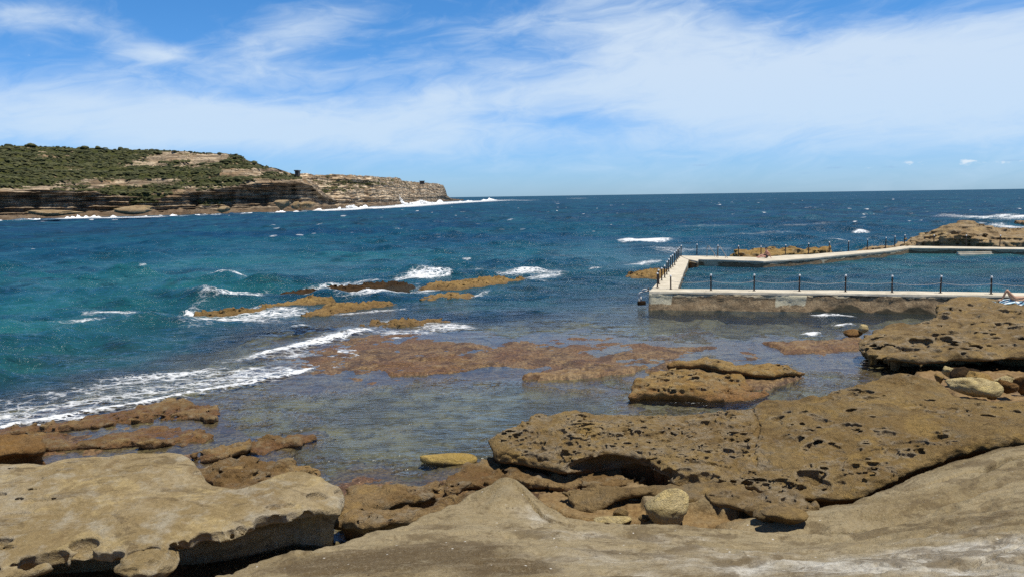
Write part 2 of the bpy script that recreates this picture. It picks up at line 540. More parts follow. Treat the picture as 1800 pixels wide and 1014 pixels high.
M_far = sandstone('far_rock', (0.24, 0.165, 0.085), (0.32, 0.235, 0.135), (0.36, 0.30, 0.21), cwet=(0.13, 0.075, 0.03), wet=(0.5, 1.2), grey=0.7, rim=0, bump=1.6, scale=0.35)


def ground_material():
    """bedrock: dry sandstone above the tide, red-brown algae and shell crust near the water, sand and weed below"""
    t = NT('ground_rock')
    p = t.pos(); pl = t.pos((1, 1, 2.5)); sx, sy, sz = zcoord(t)
    n1 = t.noise(pl, 0.33, 5, 0.6, 0.5); n2 = t.noise(pl, 1.5, 7, 0.62, 0.3); n3 = t.noise(p, 8, 8, 0.7); n4 = t.noise(p, 60, 4, 0.7)
    ps = t.pos((0.25, 1.6, 1.0)); n5 = t.noise(ps, 2.3, 6, 0.65, 0.5)
    dry = t.mix(t.ramp(n1, 0.40, 0.60), (0.25, 0.19, 0.098), (0.33, 0.265, 0.155))
    n6 = t.noise(p, 21, 5, 0.75)
    # pale weathered bare rock high up toward the viewer's feet
    hi = t.math('ADD', sz, t.math('MULTIPLY', t.math('SUBTRACT', n1, 0.5), 1.6))
    pale = t.attr('pale')
    palem = t.ramp(t.math('ADD', pale, t.math('MULTIPLY', t.math('SUBTRACT', n2, 0.5), 0.9)), 0.25, 0.85)
    dry = t.mix(palem, dry, t.mix(t.ramp(n2, 0.3, 0.7), (0.38, 0.345, 0.27), (0.64, 0.61, 0.53)))
    dark = t.ramp(t.math('ADD', t.attr('dark'), t.math('MULTIPLY', t.math('SUBTRACT', n2, 0.5), 0.8)), 0.2, 0.6)
    dry = t.mix(t.math('MULTIPLY', dark, 0.95), dry, (0.115, 0.082, 0.043))
    dry = t.mix(t.ramp(n5, 0.52, 0.66, 0, 0.5), dry, (0.24, 0.19, 0.12))
    dry = t.mix(t.ramp(n3, 0.42, 0.68, 0, 0.4), dry, (0.12, 0.085, 0.042))
    dry = t.mix(t.ramp(n6, 0.52, 0.68, 0, 0.36), dry, (0.46, 0.39, 0.27))
    dry = t.mix(t.ramp(n6, 0.32, 0.47, 0.36, 0), dry, (0.085, 0.062, 0.035))
    dry = t.mix(t.ramp(n4, 0.52, 0.70, 0, 0.28), dry, (0.52, 0.45, 0.33))
    dry = t.mix(t.ramp(n4, 0.32, 0.47, 0.26, 0), dry, (0.04, 0.032, 0.022))
    v = t.n('ShaderNodeTexVoronoi', i_Vector=p, i_Scale=7.0, feature='F1')
    cs = t.n('ShaderNodeSeparateColor', i_0=v.outputs['Color'])
    fl = t.math('MULTIPLY', t.ramp(v.outputs['Distance'], 0.06, 0.15, 1, 0), t.math('GREATER_THAN', cs.outputs[0], 0.84))
    n7 = t.noise(p, 1.1, 5, 0.7, 0.8)
    dry = t.mix(t.ramp(n7, 0.50, 0.60, 0, 0.6), dry, (0.115, 0.082, 0.044))
    dry = t.mix(t.ramp(n7, 0.32, 0.44, 0.4, 0), dry, (0.31, 0.265, 0.175))
    dry = t.mix(fl, dry, (0.66, 0.63, 0.56))
    v3 = t.n('ShaderNodeTexVoronoi', i_Vector=t.pos((1, .8, 1)), i_Scale=14.0, feature='F1')
    c3 = t.n('ShaderNodeSeparateColor', i_0=v3.outputs['Color'])
    spot = t.math('MULTIPLY', t.ramp(v3.outputs['Distance'], 0.1, 0.3, 1, 0), t.math('GREATER_THAN', c3.outputs[2], 0.7))
    dry = t.mix(t.math('MULTIPLY', spot, t.ramp(n2, 0.42, 0.62, 0.0, 0.75)), dry, (0.07, 0.052, 0.032))
    # tidal
    red = t.mix(t.ramp(n2, 0.35, 0.65), (0.185, 0.11, 0.046), (0.27, 0.18, 0.082))
    n8 = t.noise(t.pos((0.8, 0.6, 1)), 1.5, 4, 0.7, 0.6)
    red = t.mix(t.ramp(n8, 0.50, 0.60, 0, 0.85), red, (0.045, 0.027, 0.015))
    red = t.mix(t.ramp(n8, 0.30, 0.42, 0.7, 0), red, (0.30, 0.20, 0.10))
    red = t.mix(t.ramp(n1, 0.42, 0.6, 0, 0.6), red, (0.16, 0.075, 0.032))
    red = t.mix(t.ramp(n3, 0.42, 0.58, 0.0, 0.75), red, (0.05, 0.026, 0.012))
    red = t.mix(t.math('MULTIPLY', t.ramp(v.outputs['Distance'], 0.06, 0.15, 1, 0), t.math('GREATER_THAN', cs.outputs[1], 0.72)), red, (0.42, 0.34, 0.25))
    red = t.mix(t.ramp(n6, 0.34, 0.5, 0.65, 0), red, (0.03, 0.016, 0.009))
    red = t.mix(t.ramp(n6, 0.55, 0.7, 0, 0.5), red, (0.30, 0.19, 0.11))
    gold = t.mix(t.ramp(n3, 0.35, 0.7), (0.27, 0.178, 0.078), (0.165, 0.098, 0.040))
    red = t.mix(t.ramp(n6, 0.34, 0.5, 0.65, 0), red, (0.03, 0.016, 0.009))
    red = t.mix(t.ramp(n6, 0.55, 0.7, 0, 0.5), red, (0.30, 0.19, 0.11))
    gold = t.mix(t.ramp(n2, 0.52, 0.7, 0, 0.7), gold, (0.25, 0.19, 0.11))
    gold = t.mix(t.ramp(n6, 0.32, 0.5, 0.65, 0), gold, (0.05, 0.028, 0.012))
    gold = t.mix(t.ramp(n6, 0.55, 0.7, 0, 0.45), gold, (0.34, 0.24, 0.13))
    zz = t.math('ADD', sz, t.math('MULTIPLY', t.math('SUBTRACT', n2, 0.5), 0.35))
    col = t.mix(t.ramp(zz, 0.06, 0.24), red, gold)
    col = t.mix(t.ramp(zz, 0.48, 0.95), col, dry)
    # under water
    sand = t.mix(t.ramp(n1, 0.42, 0.6), (0.23, 0.18, 0.11), (0.105, 0.078, 0.045))
    sand = t.mix(t.ramp(n2, 0.4, 0.65, 0, 0.8), sand, (0.06, 0.042, 0.022))
    sub = t.ramp(zz, -0.22, -0.04, 1, 0)
    col = t.mix(sub, col, sand)
    h = t.math('ADD', t.math('MULTIPLY', n3, 1.0), t.math('MULTIPLY', n4, 0.3))
    h = t.math('ADD', h, t.math('MULTIPLY', n2, 1.0))
    h = t.math('ADD', h, t.math('MULTIPLY', n6, 0.5))
    nm = t.bump(h, t.ramp(zz, 0.1, 0.7, 0.5, 1.0), 0.045)
    wetf = t.ramp(zz, 0.2, 0.42, 1, 0)
    rough = t.mix(wetf, (0.93,) * 3, (0.6,) * 3)
    return t.done(t.bsdf(col, rough, nm, t.math('ADD', 0.08, t.math('MULTIPLY', wetf, 0.2))))


M_ground = ground_material()


def water_material(name, pool=False):
    t = NT(name)
    p = t.pos(); sx, sy, sz = zcoord(t)
    depth = t.attr('depth'); foam = t.attr('foam'); calm = t.attr('calm')
    # colour of the water body, patchy over sand and weed
    lp = t.pos((0.55, 0.9, 1))
    a = t.noise(lp, 0.05, 4, 0.55, 0.6)
    b = t.noise(t.pos((0.35, 1.2, 1)), 0.16, 5, 0.6, 0.4)
    sand_ = t.attr('sand')
    if pool:
        body = t.mix(t.ramp(b, 0.35, 0.65), (0.009, 0.062, 0.105), (0.024, 0.11, 0.13))
    else:
        deep = t.mix(t.ramp(a, 0.42, 0.62), (0.0045, 0.048, 0.110), (0.006, 0.068, 0.118))
        teal = t.mix(t.ramp(b, 0.40, 0.62), (0.005, 0.072, 0.112), (0.012, 0.095, 0.125))
        body = t.mix(t.attr('teal'), deep, teal)
        body = t.mix(t.math('MULTIPLY', t.attr('teal'), t.ramp(b, 0.3, 0.46, 0.75, 0)), body, (0.005, 0.026, 0.045))
        body = t.mix(t.math('MULTIPLY', sand_, t.ramp(b, 0.30, 0.55, 0.35, 1.0)), body, (0.022, 0.165, 0.165))
        body = t.mix(t.ramp(depth, 0.25, 1.1, 0.85, 0), body, (0.018, 0.034, 0.044))
    s1 = t.noise(t.pos((0.5, 0.9, 1)), 0.55, 4, 0.65, 0.4); s2 = t.noise(t.pos((0.16, 0.045, 1)), 0.8, 5, 0.65, 0.3); s3 = t.noise(t.pos((0.05, 0.012, 1)), 0.5, 4, 0.6)
    sv = t.math('ADD', t.math('ADD', t.math('MULTIPLY', s1, 0.40), t.math('MULTIPLY', s2, 0.35)), t.math('MULTIPLY', s3, 0.25))
    body = t.mix(t.ramp(sv, 0.40, 0.53, 0.62, 0.0), body, tuple(q * 0.42 for q in ((0.006, 0.046, 0.08) if not pool else (0.006, 0.05, 0.085))))
    body = t.mix(t.ramp(sv, 0.52, 0.66, 0.0, 0.5), body, (0.034, 0.15, 0.19))
    dist = t.n('ShaderNodeVectorMath', operation='LENGTH', i_0=p).outputs['Value']
    w1 = t.noise(t.pos((0.6, 1.4, 1)), 1.1, 3, 0.6, 0.4)
    w2 = t.noise(t.pos((0.55, 1.5, 1)), 4.2, 4, 0.62, 0.5)
    w3 = t.noise(t.pos((0.5, 1.0, 1)), 0.16, 5, 0.62, 0.2)
    h = t.math('ADD', t.math('MULTIPLY', w1, 0.48), t.math('MULTIPLY', w2, 0.12))
    h = t.math('MULTIPLY', h, calm)
    if pool: h = t.math('MULTIPLY', h, 1.9)
    h = t.math('ADD', h, t.math('MULTIPLY', t.math('MULTIPLY', w3, 1.6), t.ramp(dist, 70, 300)))
    nm = t.bump(h, 1.0, 1.0)
    fr = t.n('ShaderNodeFresnel', i_IOR=1.33); t.put(fr.inputs['Normal'], nm)
    f = t.math('MINIMUM', t.math('MULTIPLY', fr.outputs[0], t.ramp(dist, 25, 120, 0.9, 0.6)), t.ramp(dist, 25, 160, 0.6, 0.075))
    gl = t.n('ShaderNodeBsdfGlossy'); t.put(gl.inputs['Roughness'], t.ramp(dist, 30, 250, 0.16, 0.36)); t.put(gl.inputs['Normal'], nm)
    gl.inputs['Color'].default_value = (0.92, 0.96, 1.0, 1)
    tr = t.n('ShaderNodeBsdfTransparent'); tr.inputs['Color'].default_value = (0.80, 0.90, 0.88, 1)
    df = t.n('ShaderNodeBsdfDiffuse'); t.put(df.inputs['Color'], body); t.put(df.inputs['Normal'], nm)
    dd = t.math('SUBTRACT', 1.0, t.math('EXPONENT', t.math('MULTIPLY', t.math('MAXIMUM', depth, 0.0), -0.5)))
    m1 = t.n('ShaderNodeMixShader', i_0=dd, i_1=tr.outputs[0], i_2=df.outputs[0])
    m2 = t.n('ShaderNodeMixShader', i_0=f, i_1=m1.outputs[0], i_2=gl.outputs[0])
    # foam: lacy net thinning out from solid white
    wv = t.n('ShaderNodeVectorMath', operation='ADD', i_0=t.pos((0.75, 1.35, 1)), i_1=t.noise(p, 0.9, 4, 0.6, 0, 1))
    v1 = t.n('ShaderNodeTexVoronoi', i_Vector=wv, i_Scale=1.5, feature='DISTANCE_TO_EDGE')
    v2 = t.n('ShaderNodeTexVoronoi', i_Vector=wv, i_Scale=4.0, feature='DISTANCE_TO_EDGE')
    nn = t.noise(t.pos((0.8, 1.6, 1)), 2.6, 6, 0.7, 0.3)
    lace = t.math('MAXIMUM', t.ramp(v1.outputs[0], 0.0, 0.20, 1, 0), t.ramp(v2.outputs[0], 0.0, 0.2, 0.85, 0))
    lace = t.math('ADD', t.math('MULTIPLY', lace, 0.5), t.math('MULTIPLY', nn, 0.72))
    thr = t.math('SUBTRACT', 1.25, t.math('MULTIPLY', foam, 0.80))
    ff = t.ramp(t.math('SUBTRACT', lace, thr), -0.15, 0.34)
    if not pool:
        # small breaking crests out at sea
        wc = t.noise(t.pos((0.55, 0.33, 1)), 0.30, 3, 0.55, 0.2); wp = t.noise(t.pos((1, 1, 1)), 0.018, 3, 0.6)
        far = t.math('MULTIPLY', t.ramp(dist, 90, 200), t.ramp(wp, 0.42, 0.60))
        ff = t.math('MAXIMUM', ff, t.math('MULTIPLY', t.ramp(wc, 0.675, 0.71), t.math('MULTIPLY', far, 0.9)))
    fh = t.bump(t.math('ADD', nn, lace), 0.7, 0.08, nm)
    fd = t.n('ShaderNodeBsdfDiffuse', i_Color=(0.74, 0.76, 0.77)); t.put(fd.inputs['Normal'], fh)
    m3 = t.n('ShaderNodeMixShader', i_0=ff, i_1=m2.outputs[0], i_2=fd.outputs[0])
    return t.done(m3.outputs[0])


M_sea = water_material('sea_water')
M_pool = water_material('pool_water', True)


def plain(name, c, rough=0.6, var=0.25, scale=6, bump=0.2, spec=0.3, c2=None):
    t = NT(name)
    p = t.pos(); n = t.noise(p, scale, 6, 0.65); n2 = t.noise(p, scale * 7, 4, 0.6)
    col = t.mix(t.ramp(n, 0.35, 0.65, 0, 1), c, c2 or tuple(x * (1 - var) for x in c))
    col = t.mix(t.ramp(n2, 0.5, 0.75, 0, 0.4), col, tuple(x * (1 - 1.6 * var) for x in c))
    return t.done(t.bsdf(col, rough, t.bump(t.math('ADD', n, t.math('MULTIPLY', n2, 0.3)), bump, 0.03), spec))


M_white = plain('white_paint', (0.78, 0.77, 0.74), 0.5, 0.08)
M_post = plain('brown_post', (0.055, 0.038, 0.03), 0.6, 0.3, 4)
M_rope = plain('pale_rope', (0.5, 0.47, 0.42), 0.8, 0.2)
M_steel = plain('rail_steel', (0.28, 0.26, 0.23), 0.4, 0.2, spec=0.5)
M_pipe = plain('pipe_paint', (0.6, 0.6, 0.58), 0.4, 0.15)
M_dark = plain('dark_fitting', (0.05, 0.045, 0.04), 0.6)
M_coping = plain('concrete_coping', (0.62, 0.56, 0.44), 0.9, 0.35, 1.1, 0.4, c2=(0.46, 0.41, 0.31))
M_skin = plain('skin', (0.46, 0.27, 0.17), 0.5, 0.06, 5, 0.05)
M_skin2 = plain('sunburnt_skin', (0.52, 0.26, 0.19), 0.5, 0.08, 5, 0.05)
M_hair = plain('dark_hair', (0.03, 0.02, 0.014), 0.6)
M_shorts = plain('dark_cloth', (0.03, 0.028, 0.035), 0.9)
M_swim = plain('dark_swimwear', (0.05, 0.05, 0.07), 0.8)
M_wood = plain('weathered_hut', (0.09, 0.08, 0.07), 0.9)


def towel_material():
    t = NT('striped_towel'); sx, sy, sz = zcoord(t)
    w = t.math('SINE', t.math('MULTIPLY', t.math('ADD', sx, t.math('MULTIPLY', sy, 0.3)), 26.0))
    return t.done(t.bsdf(t.mix(t.ramp(w, -0.2, 0.2), (0.70, 0.76, 0.78), (0.22, 0.40, 0.50)), 0.95))


M_towel = towel_material()


def wall_material():
    """old pool wall: grey render above a ragged edge, brown rubble below with pale patches, black weed at the foot"""
    t = NT('pool_wall_face')
    p = t.pos(); sx, sy, sz = zcoord(t)
    n1 = t.noise(p, 0.55, 5, 0.65, 0.3); n2 = t.noise(p, 2.4, 6, 0.65, 0.3); n3 = t.noise(p, 14, 6, 0.7); n4 = t.noise(p, 0.9, 2, 0.5)
    brown = t.mix(t.ramp(n2, 0.35, 0.65), (0.22, 0.15, 0.08), (0.34, 0.25, 0.145))
    brown = t.mix(t.ramp(n3, 0.42, 0.62, 0, 0.75), brown, (0.085, 0.058, 0.034))
    brown = t.mix(t.ramp(n3, 0.6, 0.75, 0, 0.6), brown, (0.45, 0.36, 0.24))
    conc = t.mix(t.ramp(n2, 0.35, 0.65), (0.42, 0.35, 0.235), (0.29, 0.24, 0.155))
    e = t.math('ADD', sz, t.math('ADD', t.math('MULTIPLY', t.math('SUBTRACT', n1, 0.5), 0.9), t.math('MULTIPLY', t.math('SUBTRACT', n2, 0.5), 0.25)))
    col = t.mix(t.ramp(e, 0.76, 0.80), brown, conc)
    crack = t.math('MULTIPLY', t.ramp(e, 0.70, 0.77), t.ramp(e, 0.77, 0.81, 1, 0))
    col = t.mix(t.math('MULTIPLY', crack, 0.85), col, (0.025, 0.02, 0.014))
    patch = t.math('MULTIPLY', t.ramp(t.noise(t.pos((0.8, 0.8, 0.25)), 0.62, 2, 0.4), 0.615, 0.635), t.ramp(e, 0.28, 0.34))
    col = t.mix(patch, col, t.mix(t.ramp(n3, 0.4, 0.6), (0.48, 0.44, 0.32), (0.36, 0.33, 0.23)))
    low = t.math('ADD', sz, t.math('ADD', t.math('MULTIPLY', t.math('SUBTRACT', n4, 0.5), 1.5), t.math('MULTIPLY', t.math('SUBTRACT', n3, 0.5), 0.3)))
    low = t.math('SUBTRACT', low, t.ramp(sx, 13, 20, -0.05, 0.28))
    col = t.mix(t.ramp(low, -0.22, -0.06, 0.92, 0), col, t.mix(t.ramp(n3, 0.4, 0.6), (0.012, 0.013, 0.009), (0.035, 0.032, 0.018)))
    h = t.math('ADD', t.math('MULTIPLY', n3, 0.6), n2)
    return t.done(t.bsdf(col, 0.85, t.bump(h, 0.8, 0.06), 0.3))


M_wall = wall_material()


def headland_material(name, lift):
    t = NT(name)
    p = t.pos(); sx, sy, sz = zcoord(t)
    veg = t.attr('veg'); dk = t.attr('dimming')  # dk: dark stain and cliff shade, both painted into the rock colour
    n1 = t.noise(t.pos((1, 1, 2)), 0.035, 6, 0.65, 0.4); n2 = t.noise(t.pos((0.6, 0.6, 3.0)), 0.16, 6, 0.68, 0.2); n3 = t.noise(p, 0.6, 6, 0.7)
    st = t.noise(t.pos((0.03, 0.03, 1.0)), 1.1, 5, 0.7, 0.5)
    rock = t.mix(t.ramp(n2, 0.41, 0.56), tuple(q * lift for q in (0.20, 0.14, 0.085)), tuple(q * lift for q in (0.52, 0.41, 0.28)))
    rock = t.mix(t.ramp(st, 0.46, 0.55, 0, 0.75), rock, (0.085, 0.066, 0.048))
    rock = t.mix(t.ramp(n1, 0.5, 0.64, 0, 0.6), rock, (0.30, 0.19, 0.10))
    rock = t.mix(t.ramp(n3, 0.48, 0.66, 0, 0.5), rock, (0.06, 0.048, 0.034))
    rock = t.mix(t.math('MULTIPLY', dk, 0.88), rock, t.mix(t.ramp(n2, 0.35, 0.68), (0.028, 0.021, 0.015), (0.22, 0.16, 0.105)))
    jn = t.noise(t.pos((0.55, 0.55, 0.06)), 1.0, 4, 0.65, 0.3)
    rock = t.mix(t.ramp(jn, 0.54, 0.64, 0, 0.6), rock, (0.05, 0.04, 0.03))
    low = t.ramp(t.math('ADD', sz, t.math('MULTIPLY', n3, 3)), 2.5, 5.5, 0.75, 0)
    rock = t.mix(low, rock, t.mix(t.ramp(n3, 0.35, 0.65), (0.075, 0.05, 0.03), (0.15, 0.105, 0.07)))
    gr = t.mix(t.ramp(n2, 0.38, 0.62), (0.040, 0.050, 0.016), (0.085, 0.086, 0.028))
    gr = t.mix(t.ramp(n3, 0.4, 0.7, 0, 0.7), gr, (0.018, 0.022, 0.008))
    gr = t.mix(t.ramp(n1, 0.52, 0.68, 0, 0.6), gr, (0.085, 0.075, 0.035))
    stk = t.noise(t.pos((0.10, 0.10, 1.0)), 0.9, 5, 0.65, 0.6)
    vm = t.ramp(t.math('ADD', veg, t.math('ADD', t.math('MULTIPLY', t.math('SUBTRACT', n3, 0.5), 0.9), t.math('MULTIPLY', t.math('SUBTRACT', stk, 0.5), -2.0))), 0.34, 0.46)
    col = t.mix(vm, rock, gr)
    h = t.math('ADD', n2, t.math('MULTIPLY', n3, 0.5))
    return t.done(t.bsdf(col, 0.95, t.bump(h, 0.9, 1.6), 0.1))


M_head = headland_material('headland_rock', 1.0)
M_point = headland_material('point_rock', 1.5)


def scrub_material():
    t = NT('scrub_leaves'); p = t.pos()
    n = t.noise(p, 0.12, 4, 0.6); n2 = t.noise(p, 1.7, 4, 0.7)
    n3 = t.noise(p, 0.45, 3, 0.6)
    c = t.mix(t.ramp(n, 0.40, 0.60), (0.040, 0.048, 0.018), (0.080, 0.084, 0.031))
    c = t.mix(t.ramp(n2, 0.45, 0.7, 0, 0.6), c, (0.12, 0.105, 0.05))
    c = t.mix(t.ramp(n3, 0.52, 0.62, 0, 0.7), c, (0.028, 0.033, 0.016))
    c = t.mix(t.ramp(n3, 0.36, 0.45, 0.6, 0), c, (0.105, 0.10, 0.05))
    return t.done(t.bsdf(c, 0.8, None, 0.2))


M_scrub = scrub_material()
M_spray = plain('spray', (0.85, 0.87, 0.88), 0.9, 0.03)
# ------------------------------------------------------------------ the ground and the sea floor
SEABED = [  # image x, y (on the water plane), height of the bed
    (480, 600, -.16), (600, 592, -.06), (700, 582, 0.0), (850, 610, .02), (930, 590, .0), (1000, 605, .02), (1100, 600, .0), (1040, 650, .05), (950, 655, .05), (760, 640, .03), (860, 640, .03),
    (700, 655, .02), (620, 640, .04), (560, 640, -.02), (1500, 605, .05), (1560, 600, .08), (1420, 612, .03), (1330, 615, .03), (1250, 605, -.06), (1180, 610, -.03), (1300, 578, -.45), (1100, 572, -.35), (1000, 572, -.3),
    (1450, 580, -.4), (600, 700, -.3), (800, 700, -.32), (1000, 700, -.4), (700, 760, -.35), (500, 740, -.28), (800, 820, -.18), (1450, 650, -.22), (1540, 645, -.3), (1330, 695, -.35),
    (450, 640, -.22), (350, 665, -.22), (200, 695, -.3), (100, 705, -.3), (0, 725, -.22), (-200, 740, -.3), (0, 660, -2.0), (300, 600, -1.5), (500, 565, -1.0), (900, 552, -1.1), (700, 545, -.9), (0, 560, -3.5),
    (-300, 600, -4), (0, 480, -6), (400, 480, -4.5), (1000, 500, -2.2), (1100, 465, -3), (500, 430, -7), (1000, 420, -7), (1900, 420, -3), (1500, 410, -5), (-300, 430, -8), (1900, 600, .1), (1900, 700, .1), (0, 780, -.1),
    (200, 770, -.1), (330, 760, -.12), (430, 790, -.12), (520, 775, -.12), (300, 800, -.05), (450, 830, -.02), (600, 800, -.25), (640, 870, .1), (640, 945, -.22), (560, 960, -.2), (100, 850, .1), (0, 1000, .3), (-300, 900, .2), (700, 860, -.05), (760, 870, .1), (870, 830, .05),
    (1250, 660, -.2), (1620, 650, .03), (1700, 660, .1), (1750, 690, .2), (1650, 700, .2), (1200, 860, .2), (1000, 760, -.1), (1300, 760, 0)]
_sb = np.array(SEABED, float); _sb[:, 1] *= 2.5
_q = _sb.copy()
T_BED = Tps(_q, 0.15)

FS_CTRL = [P(380, 1010, 1.95), P(500, 972, 1.75), P(610, 950, 1.6), P(700, 925, 1.5), P(780, 893, 1.38), P(840, 864, 1.27), P(890, 851, 1.24), P(925, 862, 1.22), P(960, 885, 1.2), P(1000, 905, 1.22), P(1060, 915, 1.22), P(1190, 921, 1.24), P(1290, 927, 1.27),
           P(1400, 943, 1.33), P(900, 1014, 2.35), P(900, 940, 1.75), P(1000, 960, 1.85), P(1300, 1014, 2.3), P(1550, 1000, 2.45), P(1620, 965, 2.1), P(1800, 1014, 2.75), P(1800, 940, 2.3), P(600, 1010, 2.15), P(1500, 960, 1.75), P(1700, 900, 1.75), P(1800, 860, 1.8), P(1950, 900, 2.2),
           np.array([0, 5, 3.5]), np.array([-4, 5, 3.3]), np.array([5, 5, 3.7]), np.array([0, 2, 4.6]), np.array([0, -3, 5.0]), np.array([-4, 8, 2.3]), np.array([9, 5, 4.0]), np.array([-8, 1, 4.2]), np.array([9, 0, 5.0])]
FS_POLY = [P(380, 1010, 1.95), P(500, 972, 1.75), P(610, 950, 1.6), P(700, 925, 1.5), P(780, 893, 1.38), P(840, 864, 1.27), P(888, 850, 1.24), P(925, 862, 1.22), P(960, 885, 1.2), P(1000, 905, 1.22), P(1060, 915, 1.22), P(1190, 921, 1.24), P(1290, 927, 1.27),
           P(1400, 943, 1.33), P(1480, 938, 1.45), P(1560, 928, 1.55), P(1640, 900, 1.6), P(1720, 870, 1.7), P(1800, 845, 1.75), P(1950, 830, 1.9), np.array([16, 9, 0]), np.array([20, -6, 0]), np.array([-9, -6, 0]), np.array([-6.5, 3, 0]), np.array([-5.2, 6.5, 0])]
RS_CTRL = [P(1230, 905, .85), P(1330, 900, .9), P(1440, 873, 1.0), P(1540, 850, 1.12), P(1620, 812, 1.28), P(1720, 783, 1.42), P(1800, 764, 1.55), P(1450, 920, 1.15), P(1600, 880, 1.35), P(1720, 840, 1.5), P(1800, 850, 1.7), P(1950, 740, 1.75), P(1950, 830, 1.9)]
RS_POLY = [P(1280, 926, .9), P(1240, 905, .85), P(1300, 885, .9), P(1380, 876, .95), P(1440, 873, 1.0), P(1490, 868, 1.06), P(1540, 851, 1.12), P(1580, 830, 1.2), P(1620, 813, 1.28), P(1660, 795, 1.35), P(1720, 784, 1.42), P(1800, 765, 1.55), P(1950, 735, 1.7), np.array([16, 12, 0]), P(1800, 900, 1.5), P(1500, 945, 1.1)]
LEDGES = [  # (outline, control heights, fall-off width): wet shelves between the water and the slab
    ([P(x, y, .6) for x, y in ((940, 860), (1010, 862), (1100, 850), (1200, 846), (1330, 852), (1440, 868), (1470, 900), (1420, 940), (1200, 930), (1040, 915), (960, 890))], .62, .2),
    ([P(x, y, .85) for x, y in ((1110, 866), (1200, 858), (1330, 862), (1360, 880), (1300, 886), (1240, 878), (1170, 880), (1120, 885))], .78, .12),
    ([P(x, y, .85) for x, y in ((1245, 868), (1330, 866), (1400, 880), (1430, 900), (1400, 908), (1330, 895), (1270, 886))], .9, .10),
    ([P(x, y, .15) for x, y in ((1590, 655), (1640, 646), (1800, 650), (2000, 650), (2000, 720), (1800, 720), (1690, 712), (1650, 690))], .2, .3),
    ([P(x, y, .08) for x, y in ((905, 660), (960, 648), (1060, 640), (1150, 638), (1120, 652), (1020, 662), (940, 668))], .12, .25),
    ([P(x, y, .06) for x, y in ((600, 645), (660, 632), (760, 620), (860, 625), (900, 640), (800, 655), (700, 660))], .07, .35),
    ([P(x, y, .06) for x, y in ((1330, 600), (1430, 596), (1560, 592), (1570, 612), (1480, 618), (1380, 622))], .09, .3),
    ([P(x, y, .1) for x, y in ((1120, 645), (1180, 628), (1300, 640), (1400, 655), (1440, 655), (1340, 690), (1250, 660), (1150, 660))], .1, .4)]
T_FS = Tps(np.array(FS_CTRL), 0.2); T_RS = Tps(np.array(RS_CTRL), 0.2)


def in_box(X, Y, poly, m):
    p = np.asarray(poly)[:, :2]
    return (X > p[:, 0].min() - m) & (X < p[:, 0].max() + m) & (Y > p[:, 1].min() - m) & (Y < p[:, 1].max() + m)


